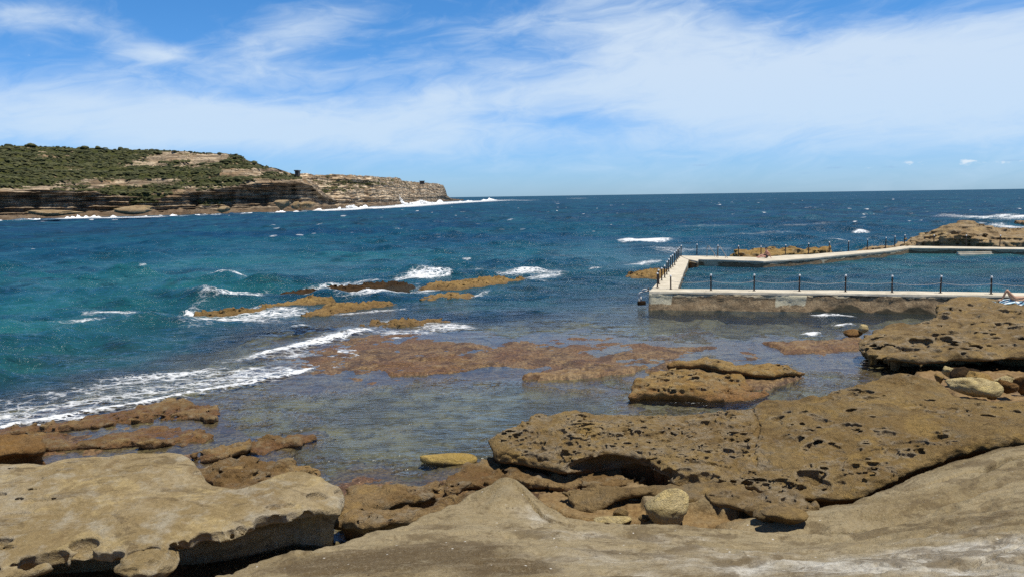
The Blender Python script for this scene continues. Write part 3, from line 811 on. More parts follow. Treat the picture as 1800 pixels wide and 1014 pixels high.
def ground_z(X, Y):
    X = np.asarray(X, float); Y = np.asarray(Y, float)
    shp = X.shape; X = X.ravel(); Y = Y.ravel()
    Ys = np.maximum(Y, 3.0)
    ix, iy = to_img(X * Ys / np.maximum(Y, 3.0), Ys, np.zeros_like(X))
    iy = np.clip(iy, 345, 1100); ix = np.clip(ix, -400, 2100)
    z = T_BED(ix, iy * 2.5, 0.0)
    shelf = sstep(-0.8, -0.1, z)
    n = fbm(X * 0.55, Y * 0.55, seed=11, oct=5, gain=0.55)
    rid = 1 - np.abs(fbm(X * 1.1, Y * 1.1, seed=23, oct=4, gain=0.6)) * 3.0
    z = z - 0.030 * shelf + shelf * (0.12 * n + 0.15 * fbm(X * 0.85, Y * 0.75, seed=47, oct=3) + 0.03 * rid) + (1 - shelf) * 0.5 * n
    z = z + shelf * 0.10 * fbm(X * 1.7, Y * 2.0, seed=43, oct=4, gain=0.6)
    st = 0.06                                             # thin flat bedding layers in the shelf
    q = z / st + 0.6 * vn(X * 0.8, Y * 0.8, seed=31); fl = np.floor(q)
    zt = (fl + sstep(0.55, 1.0, q - fl)) * st - 0.6 * st * vn(X * 0.8, Y * 0.8, seed=31)
    z = np.where(z > -0.6, 0.18 * z + 0.82 * zt, z)
    z = z + shelf * (0.0 * X + 0.02 * fbm(X * 7, Y * 7, seed=41, oct=3, gain=0.6))
    z = np.where(z > -.16, z * .32, z + .109)                # the shelf lies almost flush with the water
    for k, (poly, top, w) in enumerate(LEDGES):
        m = in_box(X, Y, poly, 1.2)
        if not m.any(): continue
        x, y = X[m], Y[m]
        d = poly_sd(x + 0.45 * fbm(x * 1.0, y * 1.0, seed=50 + k, oct=5, gain=.6), y + 0.45 * fbm(x * 1.0, y * 1.0, seed=80 + k, oct=5, gain=.6), poly)
        hh = top + 0.10 * fbm(x * 1.1, y * 1.1, seed=120 + k, oct=4) + 0.06 * fbm(x * 3, y * 3, seed=150 + k, oct=4, gain=.6)
        q = hh / .055 + .7 * vn(x * .9, y * .9, seed=33 + k); fl = np.floor(q)
        hh = .25 * hh + .75 * ((fl + sstep(.55, 1, q - fl)) * .055 - .7 * .055 * vn(x * .9, y * .9, seed=33 + k))
        hh = hh - sstep(-w, 0.12, d) * (top + 0.35) * 1.0 - np.maximum(d, 0) * 1.5
        z[m] = np.where(hh > z[m], hh, z[m])
    m = in_box(X, Y, RS_POLY, 1.5)
    if m.any():
        x, y = X[m], Y[m]
        d = poly_sd(x + 0.10 * fbm(x * 1.5, y * 1.5, seed=61, oct=4), y + 0.10 * fbm(x * 1.5, y * 1.5, seed=63, oct=4), RS_POLY)
        hh = T_RS(x, y) - 0.16 * sstep(-0.9, 0.0, d) + 0.05 * fbm(x * 0.9, y * 0.9, seed=65, oct=4) + 0.035 * fbm(x * 3, y * 4, seed=66, oct=5, gain=.6)
        # two cracks across the slab
        for pts, w, dep in (([P(1730, 828, 1.5), P(1760, 815, 1.5), P(1800, 802, 1.6), P(1900, 780, 1.7)], .07, .3), ([P(1560, 868, 1.2), P(1640, 846, 1.35), P(1720, 826, 1.45)], .03, .06)):
            dl, _, _ = line_dist(x, y, pts)
            hh = hh - dep * (1 - sstep(w * 0.5, w * 1.5, dl))
        for pts, dep in (([P(1420, 925, 1.1), P(1500, 905, 1.25), P(1600, 893, 1.4), P(1700, 872, 1.55), P(1850, 835, 1.8)], .05), ([P(1480, 890, 1.1), P(1560, 870, 1.25), P(1680, 850, 1.4), P(1800, 822, 1.6)], .035)):
            dl, tl, sg = line_dist(x, y, pts)
            dl = dl + .08 * fbm(x * 2, y * 2, seed=95, oct=3)
            hh = hh - dep * (1 - sstep(0.0, .5, dl)) * (sg > 0) * (tl > .001) * (tl < .999)
        hh = hh - sstep(-0.12, 0.05, d) * 0.9 - np.maximum(d, 0) * 3
        z[m] = np.maximum(z[m], hh)
    m = in_box(X, Y, FS_POLY, 2.0)
    if m.any():
        x, y = X[m], Y[m]
        d = poly_sd(x + 0.12 * fbm(x * 0.9, y * 0.9, seed=71, oct=3), y + 0.12 * fbm(x * 0.9, y * 0.9, seed=73, oct=3), FS_POLY)
        pkq = P(891, 868, 1.2)
        hh = T_FS(x, y) + 0.32 * np.exp(-((x - pkq[0]) / .42) ** 2 - ((y - pkq[1] + .15) / .6) ** 2) + 0.06 * fbm(x * 0.7, y * 0.7, seed=75, oct=4) + 0.035 * fbm(x * 3, y * 3, seed=76, oct=5, gain=.6)
        hh = hh + 0.05 * fbm(x * .45 + 3, (y + .25 * x) * 2.4, seed=74, oct=3)
        for pts, w, dep in (([P(1715, 985, 2.5), P(1752, 966, 2.4), P(1800, 955, 2.4), P(1900, 940, 2.4)], .025, .10), ([P(905, 868, 1.25), P(940, 885, 1.3), P(965, 902, 1.35), P(985, 912, 1.35)], .03, .12), ([P(1180, 925, 1.3), P(1300, 934, 1.35), P(1400, 948, 1.4), P(1480, 951, 1.5)], .05, .05)):
            dl, _, _ = line_dist(x, y, pts)
            hh = hh - dep * (1 - sstep(w * 0.5, w * 1.6, dl + .02 * fbm(x * 5, y * 5, seed=91, oct=2)))
        # hummock with a pocked crust at the right, and little pocks
        pk = fbm(x * 7, y * 7, seed=77, oct=2); msk = sstep(0.05, 0.4, fbm(x * 0.6, y * 0.6, seed=78, oct=2))
        hh = hh - 0.03 * msk * sstep(0.25, 0.5, pk)
        pk2 = fbm(x * 2.2 + 0.5 * vn(x, y, seed=5), y * 3.6, seed=79, oct=3)
        hh = hh - 0.022 * sstep(0.28, 0.42, pk2)
        hh = hh - sstep(-0.05, 0.55, d) * 0.55 - np.maximum(d, 0) * 1.3
        z[m] = np.maximum(z[m], hh)
    return z.reshape(shp)


NA, NR = 1000, 860
ang = np.linspace(-math.radians(58), math.radians(58), NA)
rad = np.concatenate([np.linspace(0.4, 5.8, 60)[:-1], np.geomspace(5.8, 140, NR - 59)])
A2, R2 = np.meshgrid(ang, rad, indexing='ij')
GX = R2 * np.sin(A2); GY = R2 * np.cos(A2)
GZ = ground_z(GX, GY)
# small real cavities in the bare slab near the feet are in GZ already
ii = (np.arange(NA - 1)[:, None] * NR + np.arange(NR - 1)[None]).ravel()
GF = np.stack([ii, ii + NR, ii + NR + 1, ii + 1], 1)


def blob(X, Y, spots):
    s = np.zeros(X.shape)
    for (px, py, pz, rx, ry, a) in spots:
        q = P(px, py, pz)
        s = np.maximum(s, a * np.exp(-(((X - q[0]) / rx) ** 2 + ((Y - q[1]) / ry) ** 2)))
    return s


pale = blob(GX, GY, [(1250, 980, 2.1, 3.2, 1.6, .55), (1700, 975, 2.4, 3.0, 1.3, .6), (1050, 940, 1.6, 1.8, .9, .45), (1500, 985, 2.3, 1.5, .9, 1.0), (1750, 1000, 2.6, 1.2, 1.0, .8), (1150, 940, 1.5, 1.6, .5, .5), (1100, 990, 2.2, 1.6, .5, .45), (1660, 940, 1.9, 1.2, .4, .55), (940, 900, 1.4, .5, .7, .6), (1350, 990, 2.2, 1.0, .7, .8), (1700, 970, 2.2, 1.5, .8, .8)])
dark = blob(GX, GY, [(700, 985, 2.0, 1.6, .8, .9), (760, 970, 1.9, 1.0, .7, 1.0), (620, 990, 2.0, .9, .5, .8), (880, 1000, 2.2, .8, .6, .8), (1100, 970, 1.9, 1.0, .4, .5), (1750, 915, 1.9, .8, .4, .5)])
ground = mesh_np('ground', np.stack([GX, GY, GZ], 2).reshape(-1, 3), GF[:, ::-1] if False else GF, M_ground, {'pale': pale, 'dark': dark})
tag(ground, kind='structure')

# ------------------------------------------------------------------ the sea
SA, SR = 960, 1150
sang = np.linspace(-math.radians(47), math.radians(47), SA)
srad = np.concatenate([np.geomspace(9.5, 700, SR - 90)[:-1], np.geomspace(700, 30000, 91)])
A2, R2 = np.meshgrid(sang, srad, indexing='ij')
SX = R2 * np.sin(A2); SY = R2 * np.cos(A2)
bed = np.full(SX.shape, -8.0)
near = R2 < 135
bed[near] = ground_z(SX[near], SY[near])
fade = sstep(90, 135, R2)
bed = bed * (1 - fade) - 8.0 * fade
depth = np.clip(-bed, -0.5, 8)
open_ = sstep(0.25, 2.5, depth)                        # how free the water moves
pool_calm = np.ones(SX.shape)
dr = np.gradient(srad)[None, :]
Z = np.zeros(SX.shape)
rg = np.random.default_rng(3)
for i in range(56):
    lam = 0.55 * (14 / 0.55) ** (i / 55.0)
    th = math.radians(-100) + rg.normal(0, 0.55)        # travelling toward the shore
    k = 2 * PI / lam
    amp = 0.0078 * lam * (1.0 if lam < 7 else 7 / lam)
    dimming = sstep(2.0, 4.5, lam / dr) if lam < 60 else 1.0
    ph = k * (SX * math.cos(th) + SY * math.sin(th)) + rg.uniform(0, 2 * PI)
    ph = ph + 1.3 * vn(SX / (lam * 3.1), SY / (lam * 3.1), seed=200 + i) if i % 3 == 0 else ph
    Z += dimming * amp * np.sin(ph) * (0.10 + 0.9 * open_ if lam < 3 else open_)
gust = 0.75 + 0.5 * vn(SX / 18, SY / 11, seed=301)
Z = Z * gust
Z = Z + 0.5 * Z * np.abs(Z) * 3                        # sharper crests
foam = np.zeros(SX.shape)
near = R2 < 420


def surf(pts, width, height, strength, seed=0, z=0.0, tail=0.0, taper=True):
    """a breaking crest along a line of image points lying on the water: a raised roll with foam on it and trailing lace behind"""
    global Z, foam
    w = np.array([P(x, y, 0.0) for x, y in pts])
    m = (SX > w[:, 0].min() - 4 * width - tail) & (SX < w[:, 0].max() + 4 * width + tail) & (SY > w[:, 1].min() - 4 * width - tail) & (SY < w[:, 1].max() + 4 * width + tail)
    x, y = SX[m], SY[m]
    d, t, s = line_dist(x, y, w)
    nz_ = fbm(x * 0.9 / max(width, .6), y * 0.9 / max(width, .6), seed=400 + seed, oct=4)
    dd = d + 0.55 * width * nz_
    env = np.sin(PI * np.clip(t, 0.0, 1.0)) ** 0.45 if taper else 1.0
    env = np.where((t <= 0.001) | (t >= 0.999), np.exp(-(d / (width * .8)) ** 2) * 0.55 if not taper else 0.25 * np.exp(-(d / width) ** 2), env)
    core = np.exp(-(dd / width) ** 2) * env
    Z[m] += height * np.exp(-(d / (width * 1.1)) ** 2) * env * (0.8 + 0.5 * nz_)
    f = strength * core
    if tail:
        f = np.maximum(f, strength * 0.74 * np.exp(-(dd / tail) ** 2) * env * (0.75 + 0.5 * nz_))
    foam[m] = np.maximum(foam[m], f)


def swell(pts, width, height):
    global Z
    w = np.array([P(x, y, 0.0) for x, y in pts])
    m = R2 < 260
    x, y = SX[m], SY[m]
    d, t, s = line_dist(x, y, w)
    env = np.sin(PI * np.clip(t, 0, 1)) ** 0.6
    Z[m] += height * np.exp(-(d / width) ** 2) * env


# the long bright roll onto the shelf and its lace, nearest first
surf([(415, 637), (470, 624), (540, 607), (610, 590), (675, 574)], 0.6, .17, 1.2, 1, tail=1.3)
surf([(350, 640), (430, 632), (520, 612)], 1.4, .05, .55, 2)
surf([(640, 568), (720, 566), (790, 571)], .7, .08, .85, 3)
surf([(0, 752), (60, 742), (150, 725), (250, 708), (340, 690), (420, 676), (500, 661), (548, 648)], 0.34, .07, .98, 4, tail=1.2, taper=False)
surf([(-150, 760), (0, 735), (120, 712), (260, 690), (400, 668), (520, 650)], 1.5, .02, .74, 5, tail=3.2, taper=False)
surf([(130, 672), (240, 664), (350, 656), (450, 642)], 0.8, .04, .82, 6, tail=2.2)
surf([(0, 700), (100, 690), (220, 682), (340, 676)], .6, .03, .68, 7, tail=1.4)
surf([(20, 742), (120, 735), (200, 738)], .4, .03, .95, 8, tail=.8)
surf([(348, 498), (380, 496), (415, 496), (445, 494)], 1.0, .5, 1.3, 9)
surf([(350, 533), (375, 527), (400, 523), (440, 516), (480, 512)], 1.3, .45, 1.0, 10, tail=2.0)
surf([(140, 548), (200, 551), (250, 549)], 1.0, .2, .85, 11, tail=2.0)
surf([(90, 566), (200, 566), (290, 560), (350, 560)], 1.6, .05, .62, 12, tail=3.0)
surf([(235, 556), (320, 552), (410, 548), (500, 548), (560, 552)], 2.2, .05, .78, 13, tail=3.2)
surf([(322, 548), (340, 545)], .7, .35, 1.2, 14)
surf([(400, 560), (480, 553), (540, 556)], 1.5, .04, .75, 15, tail=2.5)
surf([(540, 508), (600, 500), (660, 496), (700, 490)], 1.2, .15, .85, 16, tail=1.5)
surf([(690, 493), (720, 488), (760, 484), (800, 482)], 1.3, .22, 1.2, 17, tail=3.0)
surf([(720, 482), (770, 478), (840, 478), (900, 480)], 1.5, .2, .8, 18, tail=2)
surf([(870, 484), (905, 482), (940, 479), (965, 476)], 1.4, .25, 1.1, 19, tail=2.2)
surf([(900, 492), (950, 489), (990, 486)], 1.0, .1, .7, 20, tail=2)
surf([(560, 520), (640, 512), (720, 512), (760, 520)], 1.6, .03, .8, 21, tail=2.6)
surf([(740, 530), (830, 520), (860, 512)], .7, .05, .9, 22, tail=1.0)
surf([(530, 555), (600, 553), (680, 545), (740, 538)], .8, .03, .8, 23, tail=1.2)
surf([(505, 588), (525, 584), (545, 586)], .5, .15, 1.0, 24)
surf([(690, 700), (800, 690), (900, 700)], .5, .0, .42, 25, tail=1.0)
surf([(1086, 427), (1110, 428), (1150, 428), (1187, 427)], 1.7, .45, 1.5, 26)
surf([(1030, 470), (1060, 472), (1085, 470)], 1.2, .15, .95, 27, tail=1.5)
surf([(1080, 436), (1200, 442), (1290, 436)], 4, .1, .66, 28, tail=5)
surf([(1100, 466), (1130, 463), (1160, 460)], 1.2, .2, .9, 29, tail=2.0)
surf([(1410, 590), (1430, 588), (1448, 586)], .5, .12, 1.15, 30, tail=.7)
surf([(1465, 575), (1490, 572), (1504, 574)], .5, .12, 1.0, 31)
surf([(1420, 556), (1460, 555), (1508, 558)], .45, .12, 1.1, 32)
surf([(1640, 380), (1700, 382), (1760, 386), (1850, 384)], 5, .3, .95, 33, tail=12)
surf([(1745, 381), (1800, 384), (1900, 386)], 4, .5, 1.4, 34, tail=9)
surf([(1735, 397), (1800, 402), (1900, 406)], 2.5, .3, 1.3, 35, tail=6)
surf([(1735, 404), (1800, 409), (1900, 412)], 2.5, .3, 1.3, 36, tail=5)
surf([(1500, 408), (1512, 407), (1530, 408)], 1.1, .3, 1.1, 37)
surf([(1455, 425), (1470, 424), (1490, 426)], 1.0, .2, 1.0, 38)
surf([(1290, 398), (1400, 396), (1500, 392)], 5, .1, .55, 39, tail=8)
surf([(1230, 415), (1330, 412), (1440, 409)], 4, .1, .55, 40, tail=6)
surf([(1100, 400), (1250, 398), (1350, 393)], 5, .1, .5, 41, tail=6)
surf([(930, 445), (1010, 452), (1090, 448)], 3, .05, .45, 42, tail=4)
surf([(960, 410), (1100, 408)], 4, .05, .42, 43, tail=6)
for (x, y) in ((372, 522), (250, 470), (620, 430), (770, 420), (180, 460), (820, 455), (60, 440), (480, 416), (700, 405), (560, 395), (330, 408), (900, 388), (640, 398)):
    surf([(x - 9, y), (x + 10, y - 1)], 0.35 + (480 - y) * 0.006, .08, .9, 50 + x)


def wash(poly, level, fadew, seed):
    """thin lace of foam drifting over an area of shallow water"""
    w = np.array([P(x, y, 0.0) for x, y in poly]); m = in_box(SX.ravel(), SY.ravel(), w, fadew).reshape(SX.shape)
    x, y = SX[m], SY[m]
    d = poly_sd(x + 1.2 * fbm(x * .3, y * .3, seed=seed, oct=3), y + 1.2 * fbm(x * .3, y * .3, seed=seed + 1, oct=3), w)
    f = level * sstep(fadew, -fadew, d) * (1.0 + .75 * fbm(x * .32, y * .6, seed=seed + 2, oct=4))
    foam[m] = np.maximum(foam[m], f)


wash([(-100, 762), (-100, 700), (0, 690), (150, 676), (350, 652), (450, 632), (560, 612), (590, 622), (550, 648), (430, 676), (330, 694), (200, 718), (60, 745)], .60, 1.1, 500)
wash([(90, 566), (250, 549), (400, 544), (480, 541), (560, 551), (520, 566), (400, 574), (200, 574)], .70, 1.5, 510)
wash([(500, 510), (640, 500), (740, 498), (780, 515), (640, 527), (520, 522)], .74, 1.2, 520)
wash([(330, 545), (345, 522), (420, 512), (500, 508), (520, 520), (420, 530)], .72, 1.2, 530)
wash([(620, 578), (720, 564), (800, 566), (860, 575), (760, 590), (680, 595)], .60, .7, 540)
wash([(900, 490), (960, 474), (1000, 482), (960, 494)], .66, 1.2, 550)
wash([(520, 640), (560, 615), (640, 600), (700, 610), (640, 640)], .58, .7, 560)
# dark green-backed swells
swell([(150, 535), (250, 527), (350, 522)], 2.0, .35)
swell([(420, 604), (480, 593), (560, 585), (640, 577)], 1.6, .32)
swell([(300, 505), (420, 500), (560, 495)], 2.5, .4)
swell([(1020, 428), (1180, 426), (1300, 424), (1600, 420)], 4.5, .5)
swell([(760, 550), (900, 548), (1050, 556)], 1.6, .2)
swell([(860, 565), (1000, 566), (1130, 572)], 1.4, .15)

sand = np.clip(blob(SX, SY, [(40, 625, 0, 7, 5, .85), (-100, 590, 0, 12, 8, .7), (230, 600, 0, 6, 3, .6), (330, 508, 0, 12, 4, .55), (90, 490, 0, 18, 6, .4), (470, 462, 0, 16, 6, .5), (700, 450, 0, 20, 7, .45), (650, 552, 0, 8, 2, .55), (820, 545, 0, 9, 3, .5), (20, 540, 0, 10, 4, .5)]), 0, 1)
# white water along the foot of the headland is added with the headland
teal = np.clip(sstep(0.4, 1.6, depth) * (1 - sstep(45, 170, R2)) + 0.18 * vn(SX / 40, SY / 30, seed=9), 0, 1)
calm = 0.05 + 0.42 * sstep(0.05, 0.22, depth) + 0.53 * open_
# ------------------------------------------------------------------ the headland across the bay


def interp(x, tab):
    a = np.array(tab, float)
    return np.interp(x, a[:, 0], a[:, 1])


def headland(name, xs, mat, base_tab, sky_tab, cliff_tab, back_tab, veg_tab, dark_tab, seed, strat, amp, label_kind='structure'):
    nu = len(xs); TP, TC, TS, TB = 10, 52, 90, 10
    yb = interp(xs, base_tab); ys = interp(xs, sky_tab); yc = interp(xs, cliff_tab); sb = interp(xs, back_tab); vg = interp(xs, veg_tab); dk = interp(xs, dark_tab)
    V = []; veg = []; dimming = []; shore = []
    for i, x in enumerate(xs):
        p0 = P(x, yb[i], 0.0); r0 = math.hypot(p0[0], p0[1]); dx, dy = p0[0] / r0, p0[1] / r0
        r0 += 5 * float(vn(np.array([x * 0.05]), np.array([seed * 1.7]), seed=seed + 1)[0]) * r0 / 400
        shore.append((r0, dx, dy))
        zp = 2.0 + 0.9 * float(vn(np.array([x * 0.06]), np.array([0.3]), seed=seed + 2)[0])
        zc = at_dist(x, yc[i], r0 + 13)[2]; zt = at_dist(x, ys[i], r0 + 13 + sb[i])[2]
        col = []
        for k in range(TP):
            t = k / TP; col.append((r0 - 3 + t * 13, -1.0 + (zp + 1.0) * min(1, t * 2.2) ** 0.7, 0))
        for k in range(TC):
            t = k / TC; col.append((r0 + 10 + 3 * t, zp + (zc - zp) * t, 1))
        for k in range(TS):
            t = k / TS; col.append((r0 + 13 + sb[i] * t, zc + (zt - zc) * (t ** 0.9), 2))
        for k in range(TB):
            t = k / (TB - 1); col.append((r0 + 13 + sb[i] + 120 * t, zt - 14 * t * t, 3))
        V.append([(r, z, zone, dx, dy, zc, zp, zt) for r, z, zone in col])
    A = np.array(V)
    R, ZZ, zone, DX, DY, ZC, ZP, ZT = [A[..., q].copy() for q in range(8)]
    U = np.repeat(np.array(xs)[:, None], R.shape[1], 1)
    Xw = R * DX
    warp = 1.2 * fbm(Xw / 22, R / 40, seed=seed + 11, oct=3)
    # hard and soft beds: each bed steps in or out by its own amount, differently along the coast
    q = (ZZ + warp) / strat
    bed_ = vn(Xw / 14, q, seed=seed + 20) * 0.6 + vn(Xw / 38, q * 0.5, seed=seed + 21) * 0.9 + 0.45 * vn(Xw / 5, q * 1.3, seed=seed + 22)
    fr = q - np.floor(q)
    lip = np.exp(-((fr - 0.85) / 0.12) ** 2) - 0.9 * np.exp(-((fr - 0.15) / 0.13) ** 2)
    rockm = np.where(zone == 1, 1.0, np.where(zone == 2, 1 - 0.75 * np.clip(vg[:, None], 0, 1), 0.3))
    R = R - amp * rockm * (bed_ + 0.6 * lip + 0.45 * fbm(Xw / 3.0, ZZ / 1.6, seed=seed + 24, oct=3) + 0.55 * vn(Xw / 2.2, ZZ / 14, seed=seed + 25))
    # terraces on the slope
    stp = strat * 1.6; q2 = (ZZ + warp * 1.5) / stp; f2 = q2 - np.floor(q2)
    zter = (np.floor(q2) + sstep(0.5, 1.0, f2)) * stp - warp * 1.5
    ZZ = np.where(zone == 2, ZZ * 0.35 + 0.65 * zter, ZZ)
    # caves: the foot of the cliff is cut back
    tcl = np.clip((ZZ - ZP) / np.maximum(ZC - ZP, 1), 0, 1)
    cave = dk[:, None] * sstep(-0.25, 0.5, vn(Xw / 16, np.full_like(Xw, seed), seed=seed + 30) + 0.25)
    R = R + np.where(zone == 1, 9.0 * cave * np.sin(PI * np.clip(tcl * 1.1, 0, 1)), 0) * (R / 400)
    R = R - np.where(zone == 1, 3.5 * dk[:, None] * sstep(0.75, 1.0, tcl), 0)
    ZZ = ZZ + np.where(zone >= 2, 0.9 * fbm(Xw / 9, R / 9, seed=seed + 35, oct=4), np.where(zone == 0, 0.7 * fbm(Xw / 3.5, R / 4, seed=seed + 36, oct=4), 0.25 * fbm(Xw / 3, R / 3, seed=seed + 37, oct=3)))
    # boulders of the wave platform
    ZZ = ZZ + np.where(zone == 0, 1.0 * np.maximum(fbm(Xw / 3.2, R / 3.0, seed=seed + 38, oct=3, gain=.7), -.1) * sstep(0.0, 1.0, ZZ), 0)
    patch = fbm(Xw / 26, ZZ / 5.5, seed=seed + 40, oct=4)
    v = np.where(zone == 2, vg[:, None] * 0.98 + 0.95 * patch - 0.10, np.where(zone == 3, vg[:, None] * 1.2, np.where(zone == 1, 0.55 * vg[:, None] + 1.4 * patch - 0.55, -0.5)))
    dm = np.where(zone == 1, dk[:, None] * (0.5 + 1.3 * fbm(Xw / 6, ZZ / 2.2, seed=seed + 41, oct=4)), np.where(zone == 0, 0.3, 0.0))  # lower cliff darkened: algae stain plus cave shade put into the colour
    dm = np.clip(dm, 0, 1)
    Vv = np.stack([R * DX, R * DY, ZZ], 2)
    n0, n1 = R.shape
    ii = (np.arange(n0 - 1)[:, None] * n1 + np.arange(n1 - 1)[None]).ravel()
    Fq = np.stack([ii, ii + n1, ii + n1 + 1, ii + 1], 1)
    o = mesh_np(name, Vv.reshape(-1, 3), Fq, mat, {'veg': v, 'dimming': dm}, smooth=False)
    tag(o, kind='structure')
    return Vv, zone, v, shore


xs1 = np.arange(-360, 604, 2.0)
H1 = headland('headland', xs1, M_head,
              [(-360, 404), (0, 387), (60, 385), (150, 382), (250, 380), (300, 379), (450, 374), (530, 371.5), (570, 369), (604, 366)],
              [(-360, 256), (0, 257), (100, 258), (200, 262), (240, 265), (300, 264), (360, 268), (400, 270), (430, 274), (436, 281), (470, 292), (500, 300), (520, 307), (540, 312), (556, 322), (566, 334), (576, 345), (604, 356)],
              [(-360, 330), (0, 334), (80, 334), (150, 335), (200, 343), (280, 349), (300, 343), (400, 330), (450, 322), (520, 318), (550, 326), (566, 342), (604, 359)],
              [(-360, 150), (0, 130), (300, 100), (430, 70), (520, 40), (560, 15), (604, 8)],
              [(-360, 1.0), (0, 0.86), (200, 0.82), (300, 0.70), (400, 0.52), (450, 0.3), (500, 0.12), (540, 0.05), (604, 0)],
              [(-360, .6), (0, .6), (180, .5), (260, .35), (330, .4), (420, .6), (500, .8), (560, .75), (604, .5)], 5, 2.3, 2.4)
xs2 = np.arange(470, 816, 1.25)
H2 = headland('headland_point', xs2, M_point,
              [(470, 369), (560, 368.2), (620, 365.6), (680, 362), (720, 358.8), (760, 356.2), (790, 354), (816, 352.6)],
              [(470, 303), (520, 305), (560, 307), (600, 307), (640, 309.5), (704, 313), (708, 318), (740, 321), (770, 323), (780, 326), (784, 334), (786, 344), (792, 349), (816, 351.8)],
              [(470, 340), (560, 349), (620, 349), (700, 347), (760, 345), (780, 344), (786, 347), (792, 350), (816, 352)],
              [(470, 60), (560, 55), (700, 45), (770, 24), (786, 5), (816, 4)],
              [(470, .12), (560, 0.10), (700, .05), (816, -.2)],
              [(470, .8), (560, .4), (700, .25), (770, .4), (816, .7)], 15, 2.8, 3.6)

# scrub: many small ragged leaf clumps over the vegetated ground
rg = np.random.default_rng(21)
Vs = []; Fs = []; off = 0
base = np.array([(math.cos(a) * math.cos(b), math.sin(a) * math.cos(b), math.sin(b)) for b in (-0.2, 0.45, 1.0) for a in np.linspace(0, 2 * PI, 7, endpoint=False)] + [(0, 0, 1)])
bf = []
for r_ in range(2):
    for a in range(7):
        bf.append((r_ * 7 + a, r_ * 7 + (a + 1) % 7, (r_ + 1) * 7 + (a + 1) % 7)); bf.append((r_ * 7 + a, (r_ + 1) * 7 + (a + 1) % 7, (r_ + 1) * 7 + a))
for a in range(7): bf.append((14 + a, 14 + (a + 1) % 7, 21))
bf = np.array(bf)
for (Vv, zone, v, shore), cnt in ((H1, 12000), (H2, 90)):
    w = ((zone >= 1) & (v > 0.30)).ravel(); ids = np.flatnonzero(w)
    pick = rg.choice(ids, min(cnt, len(ids)), replace=True)
    pts = Vv.reshape(-1, 3)[pick]
    vv = v.ravel()[pick]; zo = zone.ravel()[pick]
    for p, q, zz in zip(pts, vv, zo):
        s = (0.30 + 0.95 * rg.random() ** 4) * (0.8 + 0.4 * min(q, 1.0)) * (0.7 if zz == 1 else 1.0) * math.hypot(p[0], p[1]) / 420
        j = base * (0.65 + 0.6 * rg.random(base.shape)) * np.array([s * (1.1 + 0.9 * rg.random()), s, s * (0.4 + 0.45 * rg.random())])
        Vs.append(j + p + np.array([rg.normal(0, .6), rg.normal(0, .6), 0.1])); Fs.append(bf + off); off += len(base)
tag(mesh_np('scrub', np.concatenate(Vs), np.concatenate(Fs), M_scrub, smooth=False), 'low green scrub covering the slope of the far headland', 'scrub', kind='stuff')

# white water at the foot of the headland


def white_water(name, xs, tab_y, tab_h, seed, width, label):
    """broken surf thrown up along the rocks: a ragged ridge of foam with real height"""
    V = []; n = 9
    yb = interp(xs, tab_y); hh = interp(xs, tab_h)
    for i, x in enumerate(xs):
        p0 = P(x, yb[i], 0.0); r0 = math.hypot(p0[0], p0[1]); d = p0 / r0
        sc = r0 / 400
        nz1 = max(0.05, 0.12 + 1.15 * float(fbm(np.array([x * 0.075]), np.array([0.1]), seed=seed, oct=3, gain=.45)[0]))
        col = []
        for k in range(n):
            t = k / (n - 1)
            z = hh[i] * nz1 * math.sin(PI * min(1, t * 1.02)) ** 0.8 * (1 + 0.5 * float(vn(np.array([x * 0.3]), np.array([t * 3.0]), seed=seed + 4)[0])) - 0.12
            r = r0 - width * sc * (1 - t)
            col.append((d[0] * r, d[1] * r, z))
        V.append(col)
    V = np.array(V); n0, n1 = V.shape[:2]
    ii = (np.arange(n0 - 1)[:, None] * n1 + np.arange(n1 - 1)[None]).ravel()
    o = mesh_np(name, V.reshape(-1, 3), np.stack([ii, ii + n1, ii + n1 + 1, ii + 1], 1), M_spray)
    tag(o, label, 'surf', kind='stuff')


white_water('surf', np.arange(-360, 600, 1.0), [(-360, 405), (0, 388), (60, 386), (150, 382.5), (250, 380.5), (300, 379.5), (450, 374.5), (530, 372), (600, 367)],
            [(-360, 1.3), (0, .8), (140, 1.5), (200, 1.0), (300, .7), (400, .6), (440, .7), (480, .8), (500, 1.4), (600, 2.2)], 3, 8, 'white surf washing along the foot of the near headland cliffs')
white_water('surf', np.arange(488, 874, 0.6), [(488, 373.5), (560, 369.6), (620, 366.6), (680, 363), (720, 359.6), (760, 356.8), (790, 354.8), (874, 352)],
            [(488, .5), (530, 2.0), (600, 2.0), (640, 2.4), (690, 1.8), (720, 2.0), (760, 4.0), (800, 3.2), (830, 4.4), (850, 3.4), (860, 4.2), (874, .8)], 8, 9, 'white surf washing around the far rocky point')


def splash(px, py, w, h, seed, lab):
    c = P(px, py, 0.0); dist = math.hypot(c[0], c[1]); s = dist / F_PX
    rg = np.random.default_rng(seed); V = []; Fc = []; off = 0
    for i in range(240):
        u = rg.normal(0, 0.36); t = rg.random() ** 1.3
        hmax = h * math.exp(-(u / 0.42) ** 2) * (0.75 + 0.35 * math.sin(7 * u + seed))
        q = np.array([c[0] + u * w * s, c[1] + rg.normal(0, 2.5), t * hmax * s])
        r = (0.7 + 1.3 * rg.random()) * (1.15 - 0.7 * t) * s
        j = base * (0.6 + 0.7 * rg.random(base.shape)) * np.array([r * 1.1, r, r * 1.2])
        V.append(q + j); Fc.append(bf + off); off += len(base)
    tag(mesh_np('spray', np.concatenate(V), np.concatenate(Fc), M_spray), lab, 'spray', kind='stuff')


